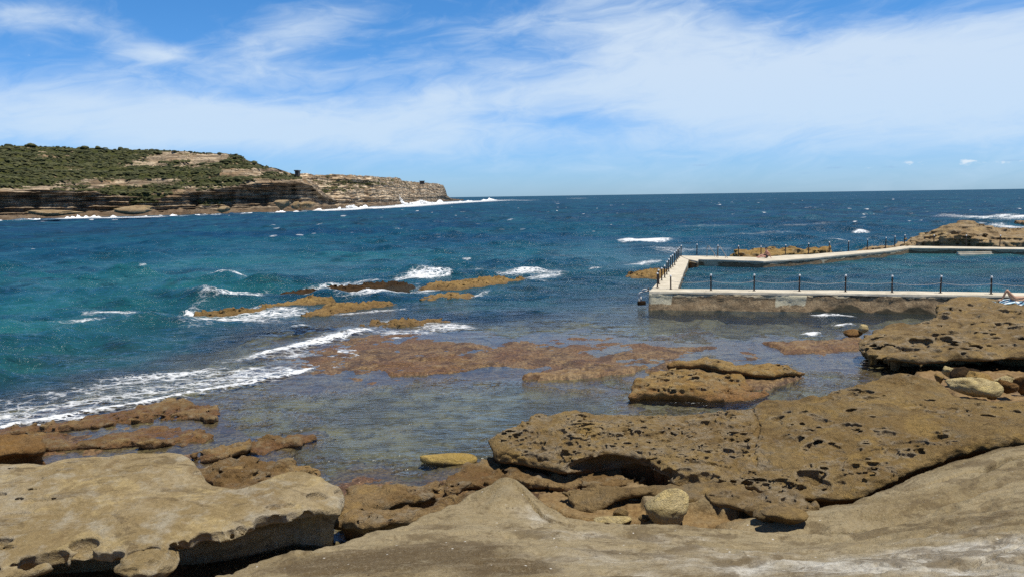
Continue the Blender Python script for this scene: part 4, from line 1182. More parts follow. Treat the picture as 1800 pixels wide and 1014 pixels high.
splash(701, 360, 26, 17, 2, 'burst of white spray from a wave breaking on the far point')
splash(617, 366, 14, 8, 5, 'low burst of spray at the rocks left of the big splash')
splash(735, 358.5, 40, 7, 6, 'white water heaped against the ledge of the far point')
for pts, w_, st in (([(-300, 404), (0, 389), (150, 384), (300, 381), (450, 376), (560, 371)], 7, .62), ([(560, 371), (640, 367), (700, 363.5), (760, 358.5), (800, 356), (850, 353.6), (874, 353)], 16, 1.2), ([(140, 384), (200, 383), (250, 382)], 16, 1.1)):
    wl = np.array([P(x, y, 0.0) for x, y in pts]); m = (R2 > 200) & (R2 < 2500)
    dl, tl, _ = line_dist(SX[m], SY[m], wl)
    foam[m] = np.maximum(foam[m], st * np.exp(-(dl / (w_ * np.maximum(R2[m], 320) / 400)) ** 2))
for (x0, x1, y) in ((870, 900, 351.5), (905, 930, 352.5), (1000, 1022, 349)):
    wl = np.array([P(x0, y, 0.0), P(x1, y, 0.0)]); m = (R2 > 400) & (R2 < 4000)
    dl, tl, _ = line_dist(SX[m], SY[m], wl); foam[m] = np.maximum(foam[m], 1.0 * np.exp(-(dl / 22) ** 2))

# the sea itself, once all its foam is known; nothing of it inside the pool
ii = (np.arange(SA - 1)[:, None] * SR + np.arange(SR - 1)[None]).ravel()
SF = np.stack([ii, ii + SR, ii + SR + 1, ii + 1], 1)
cxy = np.stack([SX, SY], 2).reshape(-1, 2)
gcut = (bed.ravel() > 0.6)
keep = ~(gcut[SF].all(1))
Zf = Z + 0.05 * np.clip(foam, 0, 1) * fbm(SX * 3, SY * 3, seed=77, oct=3) * (R2 < 60)
SF = SF[keep]
sea = mesh_np('sea', np.stack([SX, SY, Zf], 2).reshape(-1, 3), SF, M_sea, {'depth': depth, 'foam': foam, 'calm': calm, 'teal': teal, 'sand': sand})
tag(sea, kind='structure')

# two small gun-lookout huts on the headland


def lookout(px, py, dist, w, h, label):
    s = dist / F_PX; c = at_dist(px, py, dist)
    r = empty('lookout_post', c)
    tag(r, label, 'lookout')
    a = MB(); a.box((-w * .40 * s, -2.2, -1.5), (w * .40 * s, 2.2, h * .66 * s)); a.build('wall', M_wood, r)
    a = MB(); a.box((-w * .5 * s, -3.2, h * .66 * s), (w * .5 * s, 3.2, h * s)); a.build('roof', M_wood, r)
    a = MB(); a.box((-w * .22 * s, -2.26, h * .3 * s), (w * .22 * s, -2.203, h * .5 * s)); a.build('window', M_dark, r)


lookout(523, 305.5, 505, 7, 5.5, 'dark boxy lookout hut with a flat roof beside the scrubby shoulder of the headland')
lookout(742, 321.8, 960, 9, 3.4, 'low dark flat-roofed lookout near the outer tip of the headland')
# ------------------------------------------------------------------ rocks
G_REEF = 'low reef rocks awash in the bay'
# great block at lower left: smooth top, hollowed undercut front
B1O = [(-260, 820, 1.2), (-100, 812, 1.25), (0, 811, 1.28), (80, 813, 1.28), (110, 805, 1.28), (150, 801, 1.28), (200, 799, 1.28), (260, 795, 1.28), (325, 792, 1.28), (348, 808, 1.24), (358, 830, 1.2), (376, 846, 1.15), (415, 851, 1.12), (455, 840, 1.15), (500, 824, 1.2), (535, 819, 1.2),
       (562, 832, 1.12), (608, 855, 1.0), (611, 875, .95), (596, 893, .9), (560, 902, .88), (520, 908, .9), (450, 922, .92), (400, 940, .92), (330, 955, .95), (265, 975, .95), (215, 990, .95), (165, 985, .95), (100, 985, .98), (40, 1003, 1.0), (0, 1014, 1.02), (-150, 1050, 1.05), (-330, 1060, 1.1)]
B1C = [(-200, 830, 1.25), (0, 815, 1.28), (100, 812, 1.28), (200, 800, 1.3), (325, 795, 1.28), (375, 848, 1.13), (415, 852, 1.1), (530, 822, 1.2), (600, 858, 1.0), (500, 870, 1.08), (400, 890, 1.1), (300, 900, 1.15), (150, 900, 1.18), (50, 900, 1.2), (300, 850, 1.22), (150, 860, 1.24), (0, 860, 1.25),
       (450, 915, .98), (330, 945, .98), (200, 960, 1.0), (60, 970, 1.05), (-100, 980, 1.1), (-250, 1040, 1.1), (560, 890, .95)]
PITS1 = [(143, 958, .20, 1.2, 1.0, -.02), (165, 976, .12, .8, 1.3), (152, 990, .15, .8, 1.3, -.1), (62, 843, .09, 2.0, .5), (58, 862, .07, 1.9, .6), (60, 880, .12, 2.2, .45), (30, 904, .12, 2.4, .4), (32, 877, .06, 1.6, .6), (90, 853, .045, 1.4), (153, 844, .07, 1.8, .6), (115, 827, .05, 3.0, .7), (185, 803, .08, 1.6, 1.0),
         (22, 824, .06, 3, .6), (125, 813, .06, 2.2, .6), (98, 877, .05, 2, .6), (0, 955, .13, 1.4, .8), (-4, 870, .1, 1.4, .9), (10, 965, .08, 1.5, .6), (350, 830, .13, 1.0, 1.2), (480, 890, .10, 1.6, .8), (505, 888, .08, 1.4, .8), (555, 872, .16, 1.3, .7), (595, 862, .12, .8, 1.4), (603, 878, .10, .7, 1.2)]
rg = np.random.default_rng(4)
dn = []
fr = [(-150, 1040), (-60, 1025), (0, 1012), (60, 992), (130, 983), (180, 985), (230, 984), (280, 968), (335, 953), (400, 938), (450, 921), (520, 908), (560, 901)]
for (x0, y0), (x1, y1) in zip(fr[:-1], fr[1:]):
    m = int(max(2, math.hypot(x1 - x0, y1 - y0) / 11))
    for k in range(m):
        t = (k + rg.random()) / m
        for lev in (0.86, 0.70, 0.54):
            if rg.random() < 0.22: continue
            q = P(x0 + t * (x1 - x0), y0 + t * (y1 - y0), .95); r = 0.06 + 0.12 * rg.random()
            dn.append((q[0] + rg.normal(0, .05), q[1] + 0.10 + (0.9 - lev) * 0.55, lev + rg.normal(0, .05), r, .75 + .5 * rg.random(), 1.0 + .6 * rg.random()))
make_rock('rock', B1O, B1C, -0.35, 0.033, M_block, 'great smooth tan sandstone block at the lower left with a honeycombed undercut', under=1.5, under_h=.62, round_k=.15, wob=.12, big=.07, mid=.016,
          pits=PITS1, dents=dn, auto_pits=[(60, .015, .04, .1)], seed=1)
# broad pitted ledge in the middle with its dome, one mass
B2O = [(855, 768, .75), (866, 762, .8), (880, 752, .9), (905, 742, 1.0), (950, 728, 1.0), (1010, 724, 1.0), (1100, 722, 1.02), (1190, 720, 1.02), (1255, 718, 1.02), (1310, 716, 1.05), (1338, 703, 1.15), (1390, 696, 1.22), (1440, 689, 1.3), (1485, 676, 1.42), (1530, 662, 1.52), (1575, 654, 1.58), (1615, 656, 1.55), (1650, 668, 1.45),
       (1680, 686, 1.35), (1705, 700, 1.3), (1760, 700, 1.42), (1850, 694, 1.6), (1990, 690, 1.75), (2000, 735, 1.75), (1880, 750, 1.6), (1800, 762, 1.5), (1722, 781, 1.36), (1660, 792, 1.28), (1618, 808, 1.2), (1580, 826, 1.12), (1545, 848, 1.02), (1500, 862, .95), (1440, 868, .85), (1380, 862, .8), (1300, 852, .75), (1240, 848, .72), (1195, 842, .72),
       (1160, 826, .74), (1130, 806, .76), (1105, 800, .78), (1060, 803, .76), (1030, 812, .72), (985, 822, .55), (940, 812, .55), (900, 804, .55), (868, 800, .55), (860, 785, .65)]
B2C = [(858, 780, .72), (905, 744, 1.0), (950, 730, .98), (1100, 724, 1.0), (1255, 720, 1.0), (1338, 706, 1.12), (1440, 692, 1.28), (1530, 665, 1.5), (1578, 656, 1.57), (1640, 666, 1.45), (1700, 700, 1.28), (1850, 698, 1.58), (1980, 700, 1.75), (1980, 730, 1.7), (1800, 755, 1.5), (1720, 775, 1.36), (1618, 804, 1.2), (1545, 840, 1.03), (1440, 860, .86), (1300, 845, .78), (1195, 838, .75), (1110, 798, .82), (1060, 800, .8),
       (985, 815, .62), (900, 800, .62), (1000, 770, .9), (1150, 770, .92), (1300, 780, 1.0), (1330, 740, 1.05), (1450, 760, 1.2), (1450, 800, 1.1), (1560, 740, 1.32), (1640, 740, 1.36), (1700, 740, 1.4), (1580, 780, 1.22), (1350, 820, .9), (1200, 810, .88)]
PITS2 = [(1370, 735, .16, 1.2, .9), (1443, 737, .15, 1.2, .9), (1486, 747, .12, 1.2, .8), (1505, 749, .1, 1.2, .8), (1385, 725, .1, 1.0, .9), (1500, 723, .12, 1.6, .6), (1520, 720, .10, 1.6, .6), (1405, 770, .10, .9, .9), (1400, 757, .09, 1, .9), (1570, 763, .14, 2.4, .35), (1540, 735, .12, 2.0, .4), (1612, 715, .14, 1.8, .6), (1512, 750, .08, 1.3, .5),
         (1562, 802, .11, 1.5, .4), (1535, 817, .13, 1.6, .4), (1500, 820, .13, 1.6, .6), (1430, 838, .22, 1.4, .9), (1445, 850, .15, 1.4, .9), (1410, 833, .10, 1.2, .9), (1524, 834, .13, 1.6, .4), (1636, 706, .12, 1.6, .8), (1018, 762, .14, 1.3, .9), (985, 757, .11, 1.2, .9), (965, 763, .12, 1.2, .9), (1000, 772, .12, 1.6, .7),
         (1022, 732, .1, 1.4, .9), (1095, 730, .13, 2.0, .7), (1278, 794, .12, 1.5, .8), (1216, 812, .1, 1.4, .8), (1240, 836, .13, 1.5, .9), (1205, 826, .10, 1.6, .7)]
rg = np.random.default_rng(14)
dn = []
fr = [(1130, 806), (1160, 826), (1195, 842), (1240, 848), (1300, 852), (1380, 862), (1440, 868), (1500, 862)]
for (x0, y0), (x1, y1) in zip(fr[:-1], fr[1:]):
    m = int(max(2, math.hypot(x1 - x0, y1 - y0) / 12))
    for k in range(m):
        t = (k + rg.random()) / m; q = P(x0 + t * (x1 - x0), y0 + t * (y1 - y0), .72)
        dn.append((q[0], q[1] + .14, .66 + rg.normal(0, .06), .06 + .10 * rg.random(), 1.2 + rg.random(), .8 + .6 * rg.random()))
# the long hollow under the lip and the little knob at the water's end
for t in np.linspace(0, 1, 26):
    q = P(1000 + t * 170, 822 - 12 * math.sin(PI * min(1, t * 1.2)) + 10 * t, .62); dn.append((q[0], q[1] + .02, .56, .16 + .15 * math.sin(PI * t), 1.3, .8)); dn.append((q[0], q[1] + .3, .5, .3 * math.sin(PI * min(max(t, .05), .95)), 1.2, .7))
dome = [(1330, 690, 1.2), (1440, 680, 1.3), (1580, 640, 1.5), (1720, 690, 1.3), (1720, 760, 1.35), (1560, 850, 1.1), (1330, 870, .8), (1300, 760, 1.0)]
left = [(840, 760, .7), (930, 720, .9), (1330, 700, 1.0), (1340, 800, .9), (1440, 880, .85), (1180, 860, .7), (980, 830, .6)]
make_rock('rock', B2O, B2C, -0.3, 0.027, M_ledge, 'broad pitted brown rock mass with a rounded dome and a black hollow below its front', under=.45, under_h=.5, round_k=.22, wob=.16, big=.10, mid=.04, strata=.025,
          pits=PITS2, dents=dn, auto_pits=[(1900, .025, .055, -.7, left, .7), (150, .05, .11, .05, left, .8), (260, .03, .09, .0, dome, .5), (260, .05, .13, .05, None, .7)], seed=2, side_under=.3, slits=[([P(872, 796, .62), P(930, 802, .62), P(985, 812, .6), P(1010, 815, .62)], .045, .16), ([P(1322, 712, 1.1), P(1335, 745, 1.05), P(1322, 790, .95), P(1335, 835, .85)], .05, .09), ([P(1150, 800, .85), P(1240, 815, .82), P(1330, 828, .82)], .03, .10), ([P(1500, 800, 1.15), P(1580, 775, 1.25), P(1680, 755, 1.36)], .025, .05)])
# overhanging slab at the right, by the pool
B3O = [(1503, 596, .75), (1512, 586, .9), (1535, 578, 1.0), (1580, 570, 1.1), (1630, 562, 1.2), (1640, 548, 1.3), (1655, 532, 1.35), (1685, 520, 1.4), (1740, 524, 1.45), (1800, 527, 1.45), (1950, 528, 1.5), (1990, 640, .75), (1800, 628, .72), (1700, 630, .68), (1620, 632, .64), (1560, 628, .62), (1525, 618, .62), (1508, 608, .65)]
B3C = [(1505, 598, .75), (1535, 582, .95), (1630, 564, 1.2), (1655, 536, 1.34), (1690, 522, 1.4), (1800, 528, 1.45), (1950, 530, 1.5), (1800, 545, 1.38), (1700, 550, 1.32), (1740, 575, 1.2), (1640, 590, 1.0), (1560, 610, .78), (1700, 610, .92), (1800, 605, .98), (1950, 610, 1.0), (1800, 580, 1.15), (1540, 600, .86), (1700, 628, .74), (1800, 627, .78), (1960, 630, .8)]
rg = np.random.default_rng(24)
dn = []
for t in np.linspace(0, 1, 90):
    q = P(1508 + t * 300, 604 + 12 * math.sin(PI * min(1, t * 2) / 2) + rg.normal(0, 5), .66)
    dn.append((q[0], q[1] + .1 + rg.normal(0, .12), .62 + rg.normal(0, .14), .08 + .16 * rg.random(), 1.4 + rg.random(), .7 + .5 * rg.random()))
PITS3 = [(1660, 556, .3, 1.0, 1.0), (1668, 545, .22, .8, 1.2), (1645, 560, .25, 1.4, .7), (1690, 543, .15, 2, .5), (1720, 541, .15, 2, .5), (1770, 570, .35, 1.3, .5), (1780, 578, .3, 1.2, .5), (1600, 580, .2, 1.6, .5), (1570, 590, .22, 1.5, .6), (1620, 600, .3, 1.6, .6), (1660, 596, .25, 1.5, .6)]
make_rock('rock', B3O, B3C, 0.06, 0.055, M_upper, 'overhanging brown sandstone slab beside the pool wall with deep black shade beneath', under=1.7, under_h=.62, round_k=.25, wob=.25, big=.2, mid=.04, strata=.03,
          pits=PITS3, dents=dn, auto_pits=[(320, .05, .16, -.05, None, .6)], seed=3)
# the pair of low rocks in the channel
B4O = [(1108, 690, .25), (1110, 672, .4), (1118, 660, .48), (1150, 650, .52), (1200, 645, .54), (1260, 648, .52), (1300, 655, .45), (1316, 668, .42), (1312, 674, .38), (1345, 680, .2), (1350, 686, .15), (1320, 694, .12), (1280, 700, .12), (1200, 700, .12), (1140, 698, .12)]
make_rock('rock', B4O, [(1112, 680, .34), (1150, 655, .48), (1230, 650, .48), (1300, 660, .4), (1345, 684, .14), (1250, 685, .32), (1180, 685, .34), (1310, 690, .16), (1130, 695, .2)], -.4, .045, M_gold, 'flat golden pitted rock with a rough dark left end standing in the channel', under=.12, under_h=.4, round_k=.2, wob=.22, big=.14, mid=.06, strata=.05,
          auto_pits=[(260, .04, .12, -.4, None, .7)], seed=4, ztop_pad=.3)
B5O = [(1172, 640, .25), (1195, 632, .38), (1240, 628, .4), (1262, 633, .4), (1300, 640, .4), (1370, 642, .38), (1405, 648, .3), (1428, 655, .15), (1395, 661, .15), (1355, 665, .15), (1320, 662, .18), (1275, 652, .22), (1230, 645, .2)]
make_rock('rock', B5O, [(1180, 640, .28), (1240, 630, .45), (1300, 642, .42), (1380, 646, .42), (1420, 655, .2), (1330, 655, .36), (1260, 642, .4)], -.4, .05, M_gold, 'long tapering golden rock lying behind the flat rock in the channel', under=.15, under_h=.3, round_k=.14, wob=.2, big=.1, mid=.05, strata=.04, auto_pits=[(110, .04, .1, -.2, None, .7)], seed=5, ztop_pad=.3)
# stray chunk at the left edge
make_rock('rock', [(-160, 775, .7), (0, 768, .72), (50, 768, .72), (80, 772, .66), (86, 785, .6), (60, 795, .55), (0, 806, .5), (-120, 830, .5)], [(-100, 790, .7), (0, 775, .74), (60, 775, .7), (80, 784, .6), (30, 795, .62), (-60, 815, .6)], -.2, .04, M_redrock, 'dark-sided brown rock at the left edge behind the great smooth block', under=.4, under_h=.45, round_k=.12, wob=.15, big=.09, mid=.04, seed=6, auto_pits=[(40, .04, .09, -.2)])
# loose stones


def stone(px, py, z, w, d, h, seed, label, mat=None, yaw=0.0, flat=1.0, group=None, name='boulder', amp=.16, facet=.72):
    """a loose stone: an uneven rounded body resting at z on the ground under px, py"""
    c = P(px, py, z)
    nu, nv = 44, 26
    u = np.linspace(0, 2 * PI, nu, endpoint=False); v = np.linspace(-PI / 2, PI / 2, nv)
    U, Vv = np.meshgrid(u, v, indexing='ij')
    nx, ny, nz = np.cos(U) * np.cos(Vv), np.sin(U) * np.cos(Vv), np.sin(Vv)
    e = 0.86
    sg = lambda q: np.sign(q) * np.abs(q) ** e
    x, y, zz = sg(nx), sg(ny), sg(nz)
    s = 1 + amp * 1.3 * fbm(nx * 1.3 + seed, ny * 1.3, nz * 1.3, seed=seed, oct=3) + amp * .5 * fbm(nx * 4, ny * 4 + seed, nz * 4, seed=seed + 1, oct=3)
    # a few broken facets
    rgs = np.random.default_rng(seed)
    X = np.stack([x * s, y * s, zz * s], 2)
    for _ in range(9):
        nrm = rgs.normal(size=3); nrm /= np.linalg.norm(nrm); o = facet + .2 * rgs.random()
        dd = X @ nrm - o; X = X - np.maximum(dd, 0)[..., None] * nrm * .85
    X[..., :2] *= (1 - .30 * np.clip(-X[..., 2:3], 0, 1))
    X = X * np.array([w / 2, d / 2, h / 2])
    cr, sr = math.cos(yaw), math.sin(yaw)
    X = np.stack([X[..., 0] * cr - X[..., 1] * sr, X[..., 0] * sr + X[..., 1] * cr, X[..., 2]], 2)
    X = X + np.array([c[0], c[1], z + h * .42])
    n0, n1 = X.shape[:2]
    F = []
    for i in range(n0):
        for j in range(n1 - 1): F.append((i * n1 + j, ((i + 1) % n0) * n1 + j, ((i + 1) % n0) * n1 + j + 1, i * n1 + j + 1))
    o = mesh_np(name, X.reshape(-1, 3), F, mat or M_pale, {'rim': np.zeros(n0 * n1)})
    tag(o, label, 'rock', group)
    return o


def gz(px, py, z):
    """height of the ground under a sight line, by a few corrections"""
    for _ in range(8):
        q = P(px, py, z); z = .5 * z + .5 * float(ground_z(np.array([q[0]]), np.array([q[1]]))[0])
    return z


zq = gz(1172, 918, .9)
stone(1172, 917, zq - .02, .86, .75, .66, 11, 'rounded pale yellow boulder sitting in the hollow behind the front slab', yaw=.2, amp=.2)
stone(1078, 921, gz(1078, 921, .9), .78, .35, .16, 12, 'flat pale wedge of stone lying left of the rounded yellow boulder', yaw=.05)
stone(1092, 908, gz(1092, 908, .8), .3, .25, .2, 13, 'small grey stone tucked behind the flat pale wedge', M_upper)
stone(1132, 918, gz(1132, 920, .9), .2, .2, .16, 14, 'fist-sized brown stone between the pale wedge and the yellow boulder', M_upper)
stone(1205, 870, gz(1380, 895, .9), .01, .01, .01, 15, 'tmp') if False else None
stone(786, 818, -.12, 1.62, .55, .36, 16, 'long flat yellow rock alone in the shallows left of the pitted ledge', sandstone('yellow_rock', (.36, .25, .075), (.44, .32, .12), (.33, .25, .14), cwet=(.07, .05, .02), wet=(-.02, .08), grey=.4, rim=0, bump=1.0), yaw=-.1, amp=.1)
stone(268, 1012, .55, 1.0, .9, .42, 17, 'pitted tan stone wedged below the front of the great block', M_block, yaw=.3, amp=.3)
stone(1500, 592, .0, .95, .7, .42, 18, 'orange-brown rock at the water just left of the overhanging slab', M_redrock, yaw=.3)
stone(1517, 584, .25, .42, .4, .4, 19, 'small yellow stone perched beside the tip of the overhanging slab', M_pale)
PEB = [(1668, 662, .5, .4, .38, 'small tan pebble rock at the back of the cobble pile', M_pale), (1690, 675, 1.0, .7, .5, 'dark grey cobble in the middle of the cobble pile', M_weedrock), (1722, 684, 1.1, .7, .55, 'largest ochre cobble of the pile by the dome', M_gold), (1712, 698, 1.5, .7, .5, 'broad pale flat stone at the front of the cobble pile', M_pale), (1640, 690, .35, .3, .3, 'dark cobble wedged against the dome', M_weedrock),
       (1715, 665, .6, .4, .4, 'dark angular stone behind the ochre cobble', M_weedrock), (1765, 682, .8, .5, .4, 'light brown cobble near the right frame edge', M_pale), (1772, 694, .6, .5, .4, 'dark brown cobble below the light brown one', M_redrock), (1800, 690, .7, .6, .5, 'reddish cobble cut by the right frame edge', M_redrock), (1745, 700, .5, .4, .32, 'small yellowish stone right of the broad pale stone', M_gold), (1775, 672, .4, .3, .26, 'little grey pebble farthest back near the right frame edge', M_upper),
       (1650, 672, .4, .35, .3, 'brown pebble rock beside the dome shoulder', M_gold)]
for k, (x, y, w, h, d, lab, mt) in enumerate(PEB):
    stone(x, y, gz(x, y, .3) + .12, w, w * .8, h, 30 + k, lab, mt, yaw=k * .7, group='cobbles piled beside the dome', name='cobble', amp=.3, facet=.56)
# broken ledge pieces around the yellow boulder
make_rock('rock', [(990, 872, .7), (1050, 856, .8), (1120, 850, .85), (1200, 848, .85), (1300, 855, .85), (1320, 866, .85), (1240, 872, .85), (1215, 880, .85), (1180, 876, .85), (1140, 866, .82), (1110, 868, .8), (1082, 876, .76), (1062, 888, .7), (1040, 898, .6), (1005, 892, .6)],
          [(1000, 876, .74), (1060, 860, .85), (1130, 853, .9), (1220, 850, .9), (1310, 860, .86), (1200, 876, .9), (1100, 866, .88), (1070, 880, .8), (1040, 892, .68)], .2, .03, M_upper, 'low tan ledge arching over a dark hollow behind the rounded yellow boulder', under=.75, under_h=.3, round_k=.06, wob=.16, big=.09, mid=.06, strata=.05, seed=71, side_under=.3)
make_rock('rock', [(1242, 872, .85), (1290, 866, .9), (1345, 866, .92), (1400, 874, .95), (1432, 890, .98), (1436, 902, .96), (1405, 909, .94), (1370, 900, .92), (1320, 894, .9), (1275, 886, .88), (1250, 882, .86)],
          [(1246, 876, .9), (1300, 868, .98), (1380, 874, 1.02), (1430, 895, 1.04), (1400, 904, 1.02), (1340, 892, .96), (1280, 882, .92)], .25, .028, M_upper, 'broken flaky brown ledge beside the mossy puddle right of the yellow boulder', under=.3, under_h=.22, round_k=.07, wob=.16, big=.09, mid=.06, strata=.07, seed=72, auto_pits=[(30, .04, .1, -.3, None, .8)])
stone(1352, 912, gz(1352, 914, .9), .62, .4, .22, 61, 'low tan stone lying at the near side of the flaky ledge', M_upper, yaw=.2)
stone(1378, 916, gz(1405, 902, .95), .75, .4, .26, 62, 'long rounded brown stone at the foot of the flaky ledge', M_upper, yaw=-.15)
stone(1322, 906, gz(1322, 907, .9), .3, .25, .2, 63, 'small brown stone left of the flaky ledge foot', M_upper)
# thin tidal ledges between the water and the dry slab
M_tide = sandstone('tidal_crust', (0.20, 0.122, 0.050), (0.30, 0.205, 0.098), (0.27, 0.215, 0.135), cwet=(0.10, 0.05, 0.018), wet=(0.02, 0.20), grey=0.9, rim=0.3, bump=1.3, shells=0.6, scale=1.1)
G_TIDE = 'thin tidal ledges at the waterline'


def tidal(pts, h, label, seed, under=.18, pits=60):
    c = np.mean(np.array(pts, float), 0)
    ctrl = [(c[0] + .82 * (x - c[0]), c[1] + .82 * (y - c[1]), h * (.8 + .4 * ((i * 37) % 10) / 10)) for i, (x, y) in enumerate(pts)] + [(c[0], c[1], h * 1.1)]
    make_rock('tidal_rock', [(x, y, h * .7) for x, y in pts], ctrl, -.4, .042, M_tide, label, round_k=.07, under=under, under_h=.22, wob=.42, big=.16, mid=.09, strata=.05, seed=seed, group=G_TIDE, ztop_pad=.3, auto_pits=[(pits, .03, .10, -.3, None, .7)], side_under=.5)


tidal([(-120, 752), (60, 747), (140, 735), (215, 716), (300, 709), (350, 711), (384, 722), (374, 739), (300, 737), (230, 740), (170, 748), (90, 757), (-120, 772)], .08, 'long red-brown tidal ledge at the foamy edge, farthest left', 81)
tidal([(-160, 775), (60, 765), (140, 762), (210, 757), (300, 748), (374, 752), (366, 769), (330, 783), (290, 778), (235, 779), (190, 788), (150, 785), (60, 790)], .11, 'broad brown tidal ledge with small pools behind the great smooth block', 82)
tidal([(335, 800), (370, 790), (400, 780), (428, 774), (424, 795), (400, 803), (360, 812)], .16, 'dark-ended tidal knob right of the pools behind the great block', 83, pits=20)
tidal([(430, 790), (445, 772), (500, 765), (552, 766), (545, 776), (500, 782), (470, 794)], .11, 'low rusty tidal ledge pointing right into the shallow water', 84, pits=25)
tidal([(345, 822), (400, 806), (480, 808), (525, 818), (560, 835), (480, 862), (400, 870)], .24, 'pale brown tidal ledge in the notch of the great smooth block', 85, pits=40)
tidal([(596, 872), (640, 866), (720, 860), (790, 851), (836, 857), (820, 870), (760, 878), (700, 888), (640, 898), (604, 896)], .36, 'long narrow wet brown ledge right of the great block', 86, under=.25)
tidal([(575, 915), (620, 900), (690, 892), (760, 884), (840, 872), (860, 880), (790, 912), (700, 930), (640, 938), (590, 932)], .46, 'lower brown ledge with hollows beside the front slab', 87, under=.25)
tidal([(760, 838), (820, 818), (880, 812), (950, 820), (1020, 832), (1100, 836), (1150, 848), (1040, 856), (940, 852), (860, 846), (800, 850)], .24, 'flat wet rusty shelf below the hollow of the pitted rock', 88, under=.05, pits=30)


# fallen blocks at the foot of the near headland
for k, (x, y, w, h, lab) in enumerate(((498, 368.5, 10, 6.5, 'pale fallen boulder below the dark hollow of the headland cliff'), (519, 369, 6, 4.5, 'smaller pale block right of the fallen headland boulder'), (541, 366.5, 15, 5, 'broad pale slab of rock under the end of the dark cliff'), (392, 374.5, 7, 3.5, 'light boulder on the shore platform under the middle of the headland'), (232, 378, 16, 4, 'long pale slab on the shore below the scrubby slope'), (92, 381, 22, 3, 'low brown slab on the shore platform at the left of the headland'))):
    stone(x, y, 1.6, w, w * .7, h, 140 + k, lab, M_far, yaw=k * .9, facet=.55, amp=.3)


# reef
def reef(outline, ctrl, seed, label, mat, vox=.09, big=.13):
    ctrl = [(a, b, c * .62) for a, b, c in ctrl]
    make_rock('reef_rock', outline, ctrl, -.9, vox, mat, label, round_k=.22, taper=1.5, wob=.8, big=big, mid=.24, strata=.03, seed=seed, group=G_REEF, ztop_pad=.35)


reef([(470, 519, .1), (530, 509, .3), (600, 501, .4), (680, 493, .45), (722, 494, .4), (700, 500, .2), (640, 507, .15), (560, 514, .1), (500, 520, 0)], [(480, 517, .25), (530, 511, .42), (600, 504, .52), (690, 496, .55), (720, 496, .45), (560, 513, .35)], 41, 'long dark weedy reef ridge farthest left of the big golden reef', M_weedrock)
reef([(738, 500, .2), (770, 492, .4), (820, 486, .55), (880, 480, .6), (910, 484, .5), (925, 487, .2), (890, 494, .15), (850, 500, .15), (800, 507, .1), (765, 504, .1)], [(745, 500, .25), (800, 494, .5), (860, 487, .6), (905, 486, .5), (850, 497, .35), (790, 503, .3)], 42, 'largest golden reef rock in the bay with surf at both ends', M_reef)
reef([(734, 526, .1), (760, 518, .3), (800, 512, .35), (826, 512, .3), (820, 518, .1), (790, 526, .1), (750, 532, 0)], [(738, 527, .15), (770, 518, .42), (815, 513, .42), (785, 524, .25)], 43, 'narrow golden reef rock in front of the largest one', M_reef)
reef([(350, 552, .1), (400, 546, .2), (470, 534, .3), (530, 525, .35), (580, 524, .3), (575, 530, .1), (510, 536, .1), (440, 547, .1), (380, 556, 0)], [(355, 553, .28), (420, 543, .4), (500, 531, .5), (570, 525, .5), (480, 539, .34)], 44, 'thin tapering reef ledge leftmost in the bay', M_reef, .08)
reef([(566, 540, .1), (575, 532, .3), (620, 526, .4), (680, 525, .35), (690, 529, .2), (640, 540, .1), (590, 549, .1), (540, 556, .05), (528, 557, 0)], [(575, 537, .35), (630, 529, .45), (685, 527, .3), (600, 545, .25), (540, 555, .08)], 45, 'yellowish reef rock with a shelving front between the thin ledge and the open channel', M_reef, .08)
reef([(628, 572, .05), (660, 563, .2), (710, 556, .28), (760, 557, .25), (790, 563, .1), (740, 569, .1), (680, 572, .05)], [(640, 570, .1), (690, 562, .26), (740, 559, .3), (780, 563, .12), (700, 569, .12)], 46, 'low yellow reef patch closest to the shelf behind the white roller', M_reef, .07)
reef([(1106, 482, .2), (1112, 474, .5), (1135, 469, .6), (1165, 469, .6), (1190, 474, .5), (1185, 484, .2), (1150, 488, .1), (1120, 487, .1)], [(1110, 481, .4), (1140, 471, .75), (1175, 473, .7), (1150, 484, .5)], 47, 'brown barnacled rock just off the seaward corner of the pool', M_reef, .08)
# outcrops behind the pool
make_rock('rock', [(1282, 450, .9), (1300, 444, 1.0), (1330, 434, 1.5), (1365, 428, 1.8), (1420, 430, 1.7), (1450, 433, 1.5), (1478, 438, 1.3), (1450, 444, 1.0), (1380, 449, .9), (1320, 454, .7)], [(1290, 450, .9), (1345, 433, 1.5), (1380, 430, 1.65), (1450, 434, 1.4), (1472, 438, 1.3), (1400, 442, 1.2), (1340, 448, 1.0), (1310, 442, 1.2)], -.6, .12, M_gold,
          'golden rock shelf rising behind the far pool wall beside the seated bather', under=.1, round_k=.3, wob=.6, big=.25, mid=.16, strata=.12, auto_pits=[(60, .15, .4, 0, None, .6)], seed=51, ztop_pad=.7)
make_rock('rock', [(1450, 446, .8), (1500, 437, 1.0), (1560, 428, 1.2), (1600, 424, 1.0), (1630, 425, 1.0), (1640, 430, .9), (1560, 440, .7), (1480, 449, .6)], [(1460, 445, .8), (1540, 432, .9), (1610, 425, 1.1), (1630, 428, 1.0), (1520, 441, .9), (1590, 433, 1.1)], -.6, .12, M_far,
          'low brown rocks along the outside of the angled far wall', round_k=.3, wob=.6, big=.2, mid=.16, strata=.12, seed=52, ztop_pad=.7)
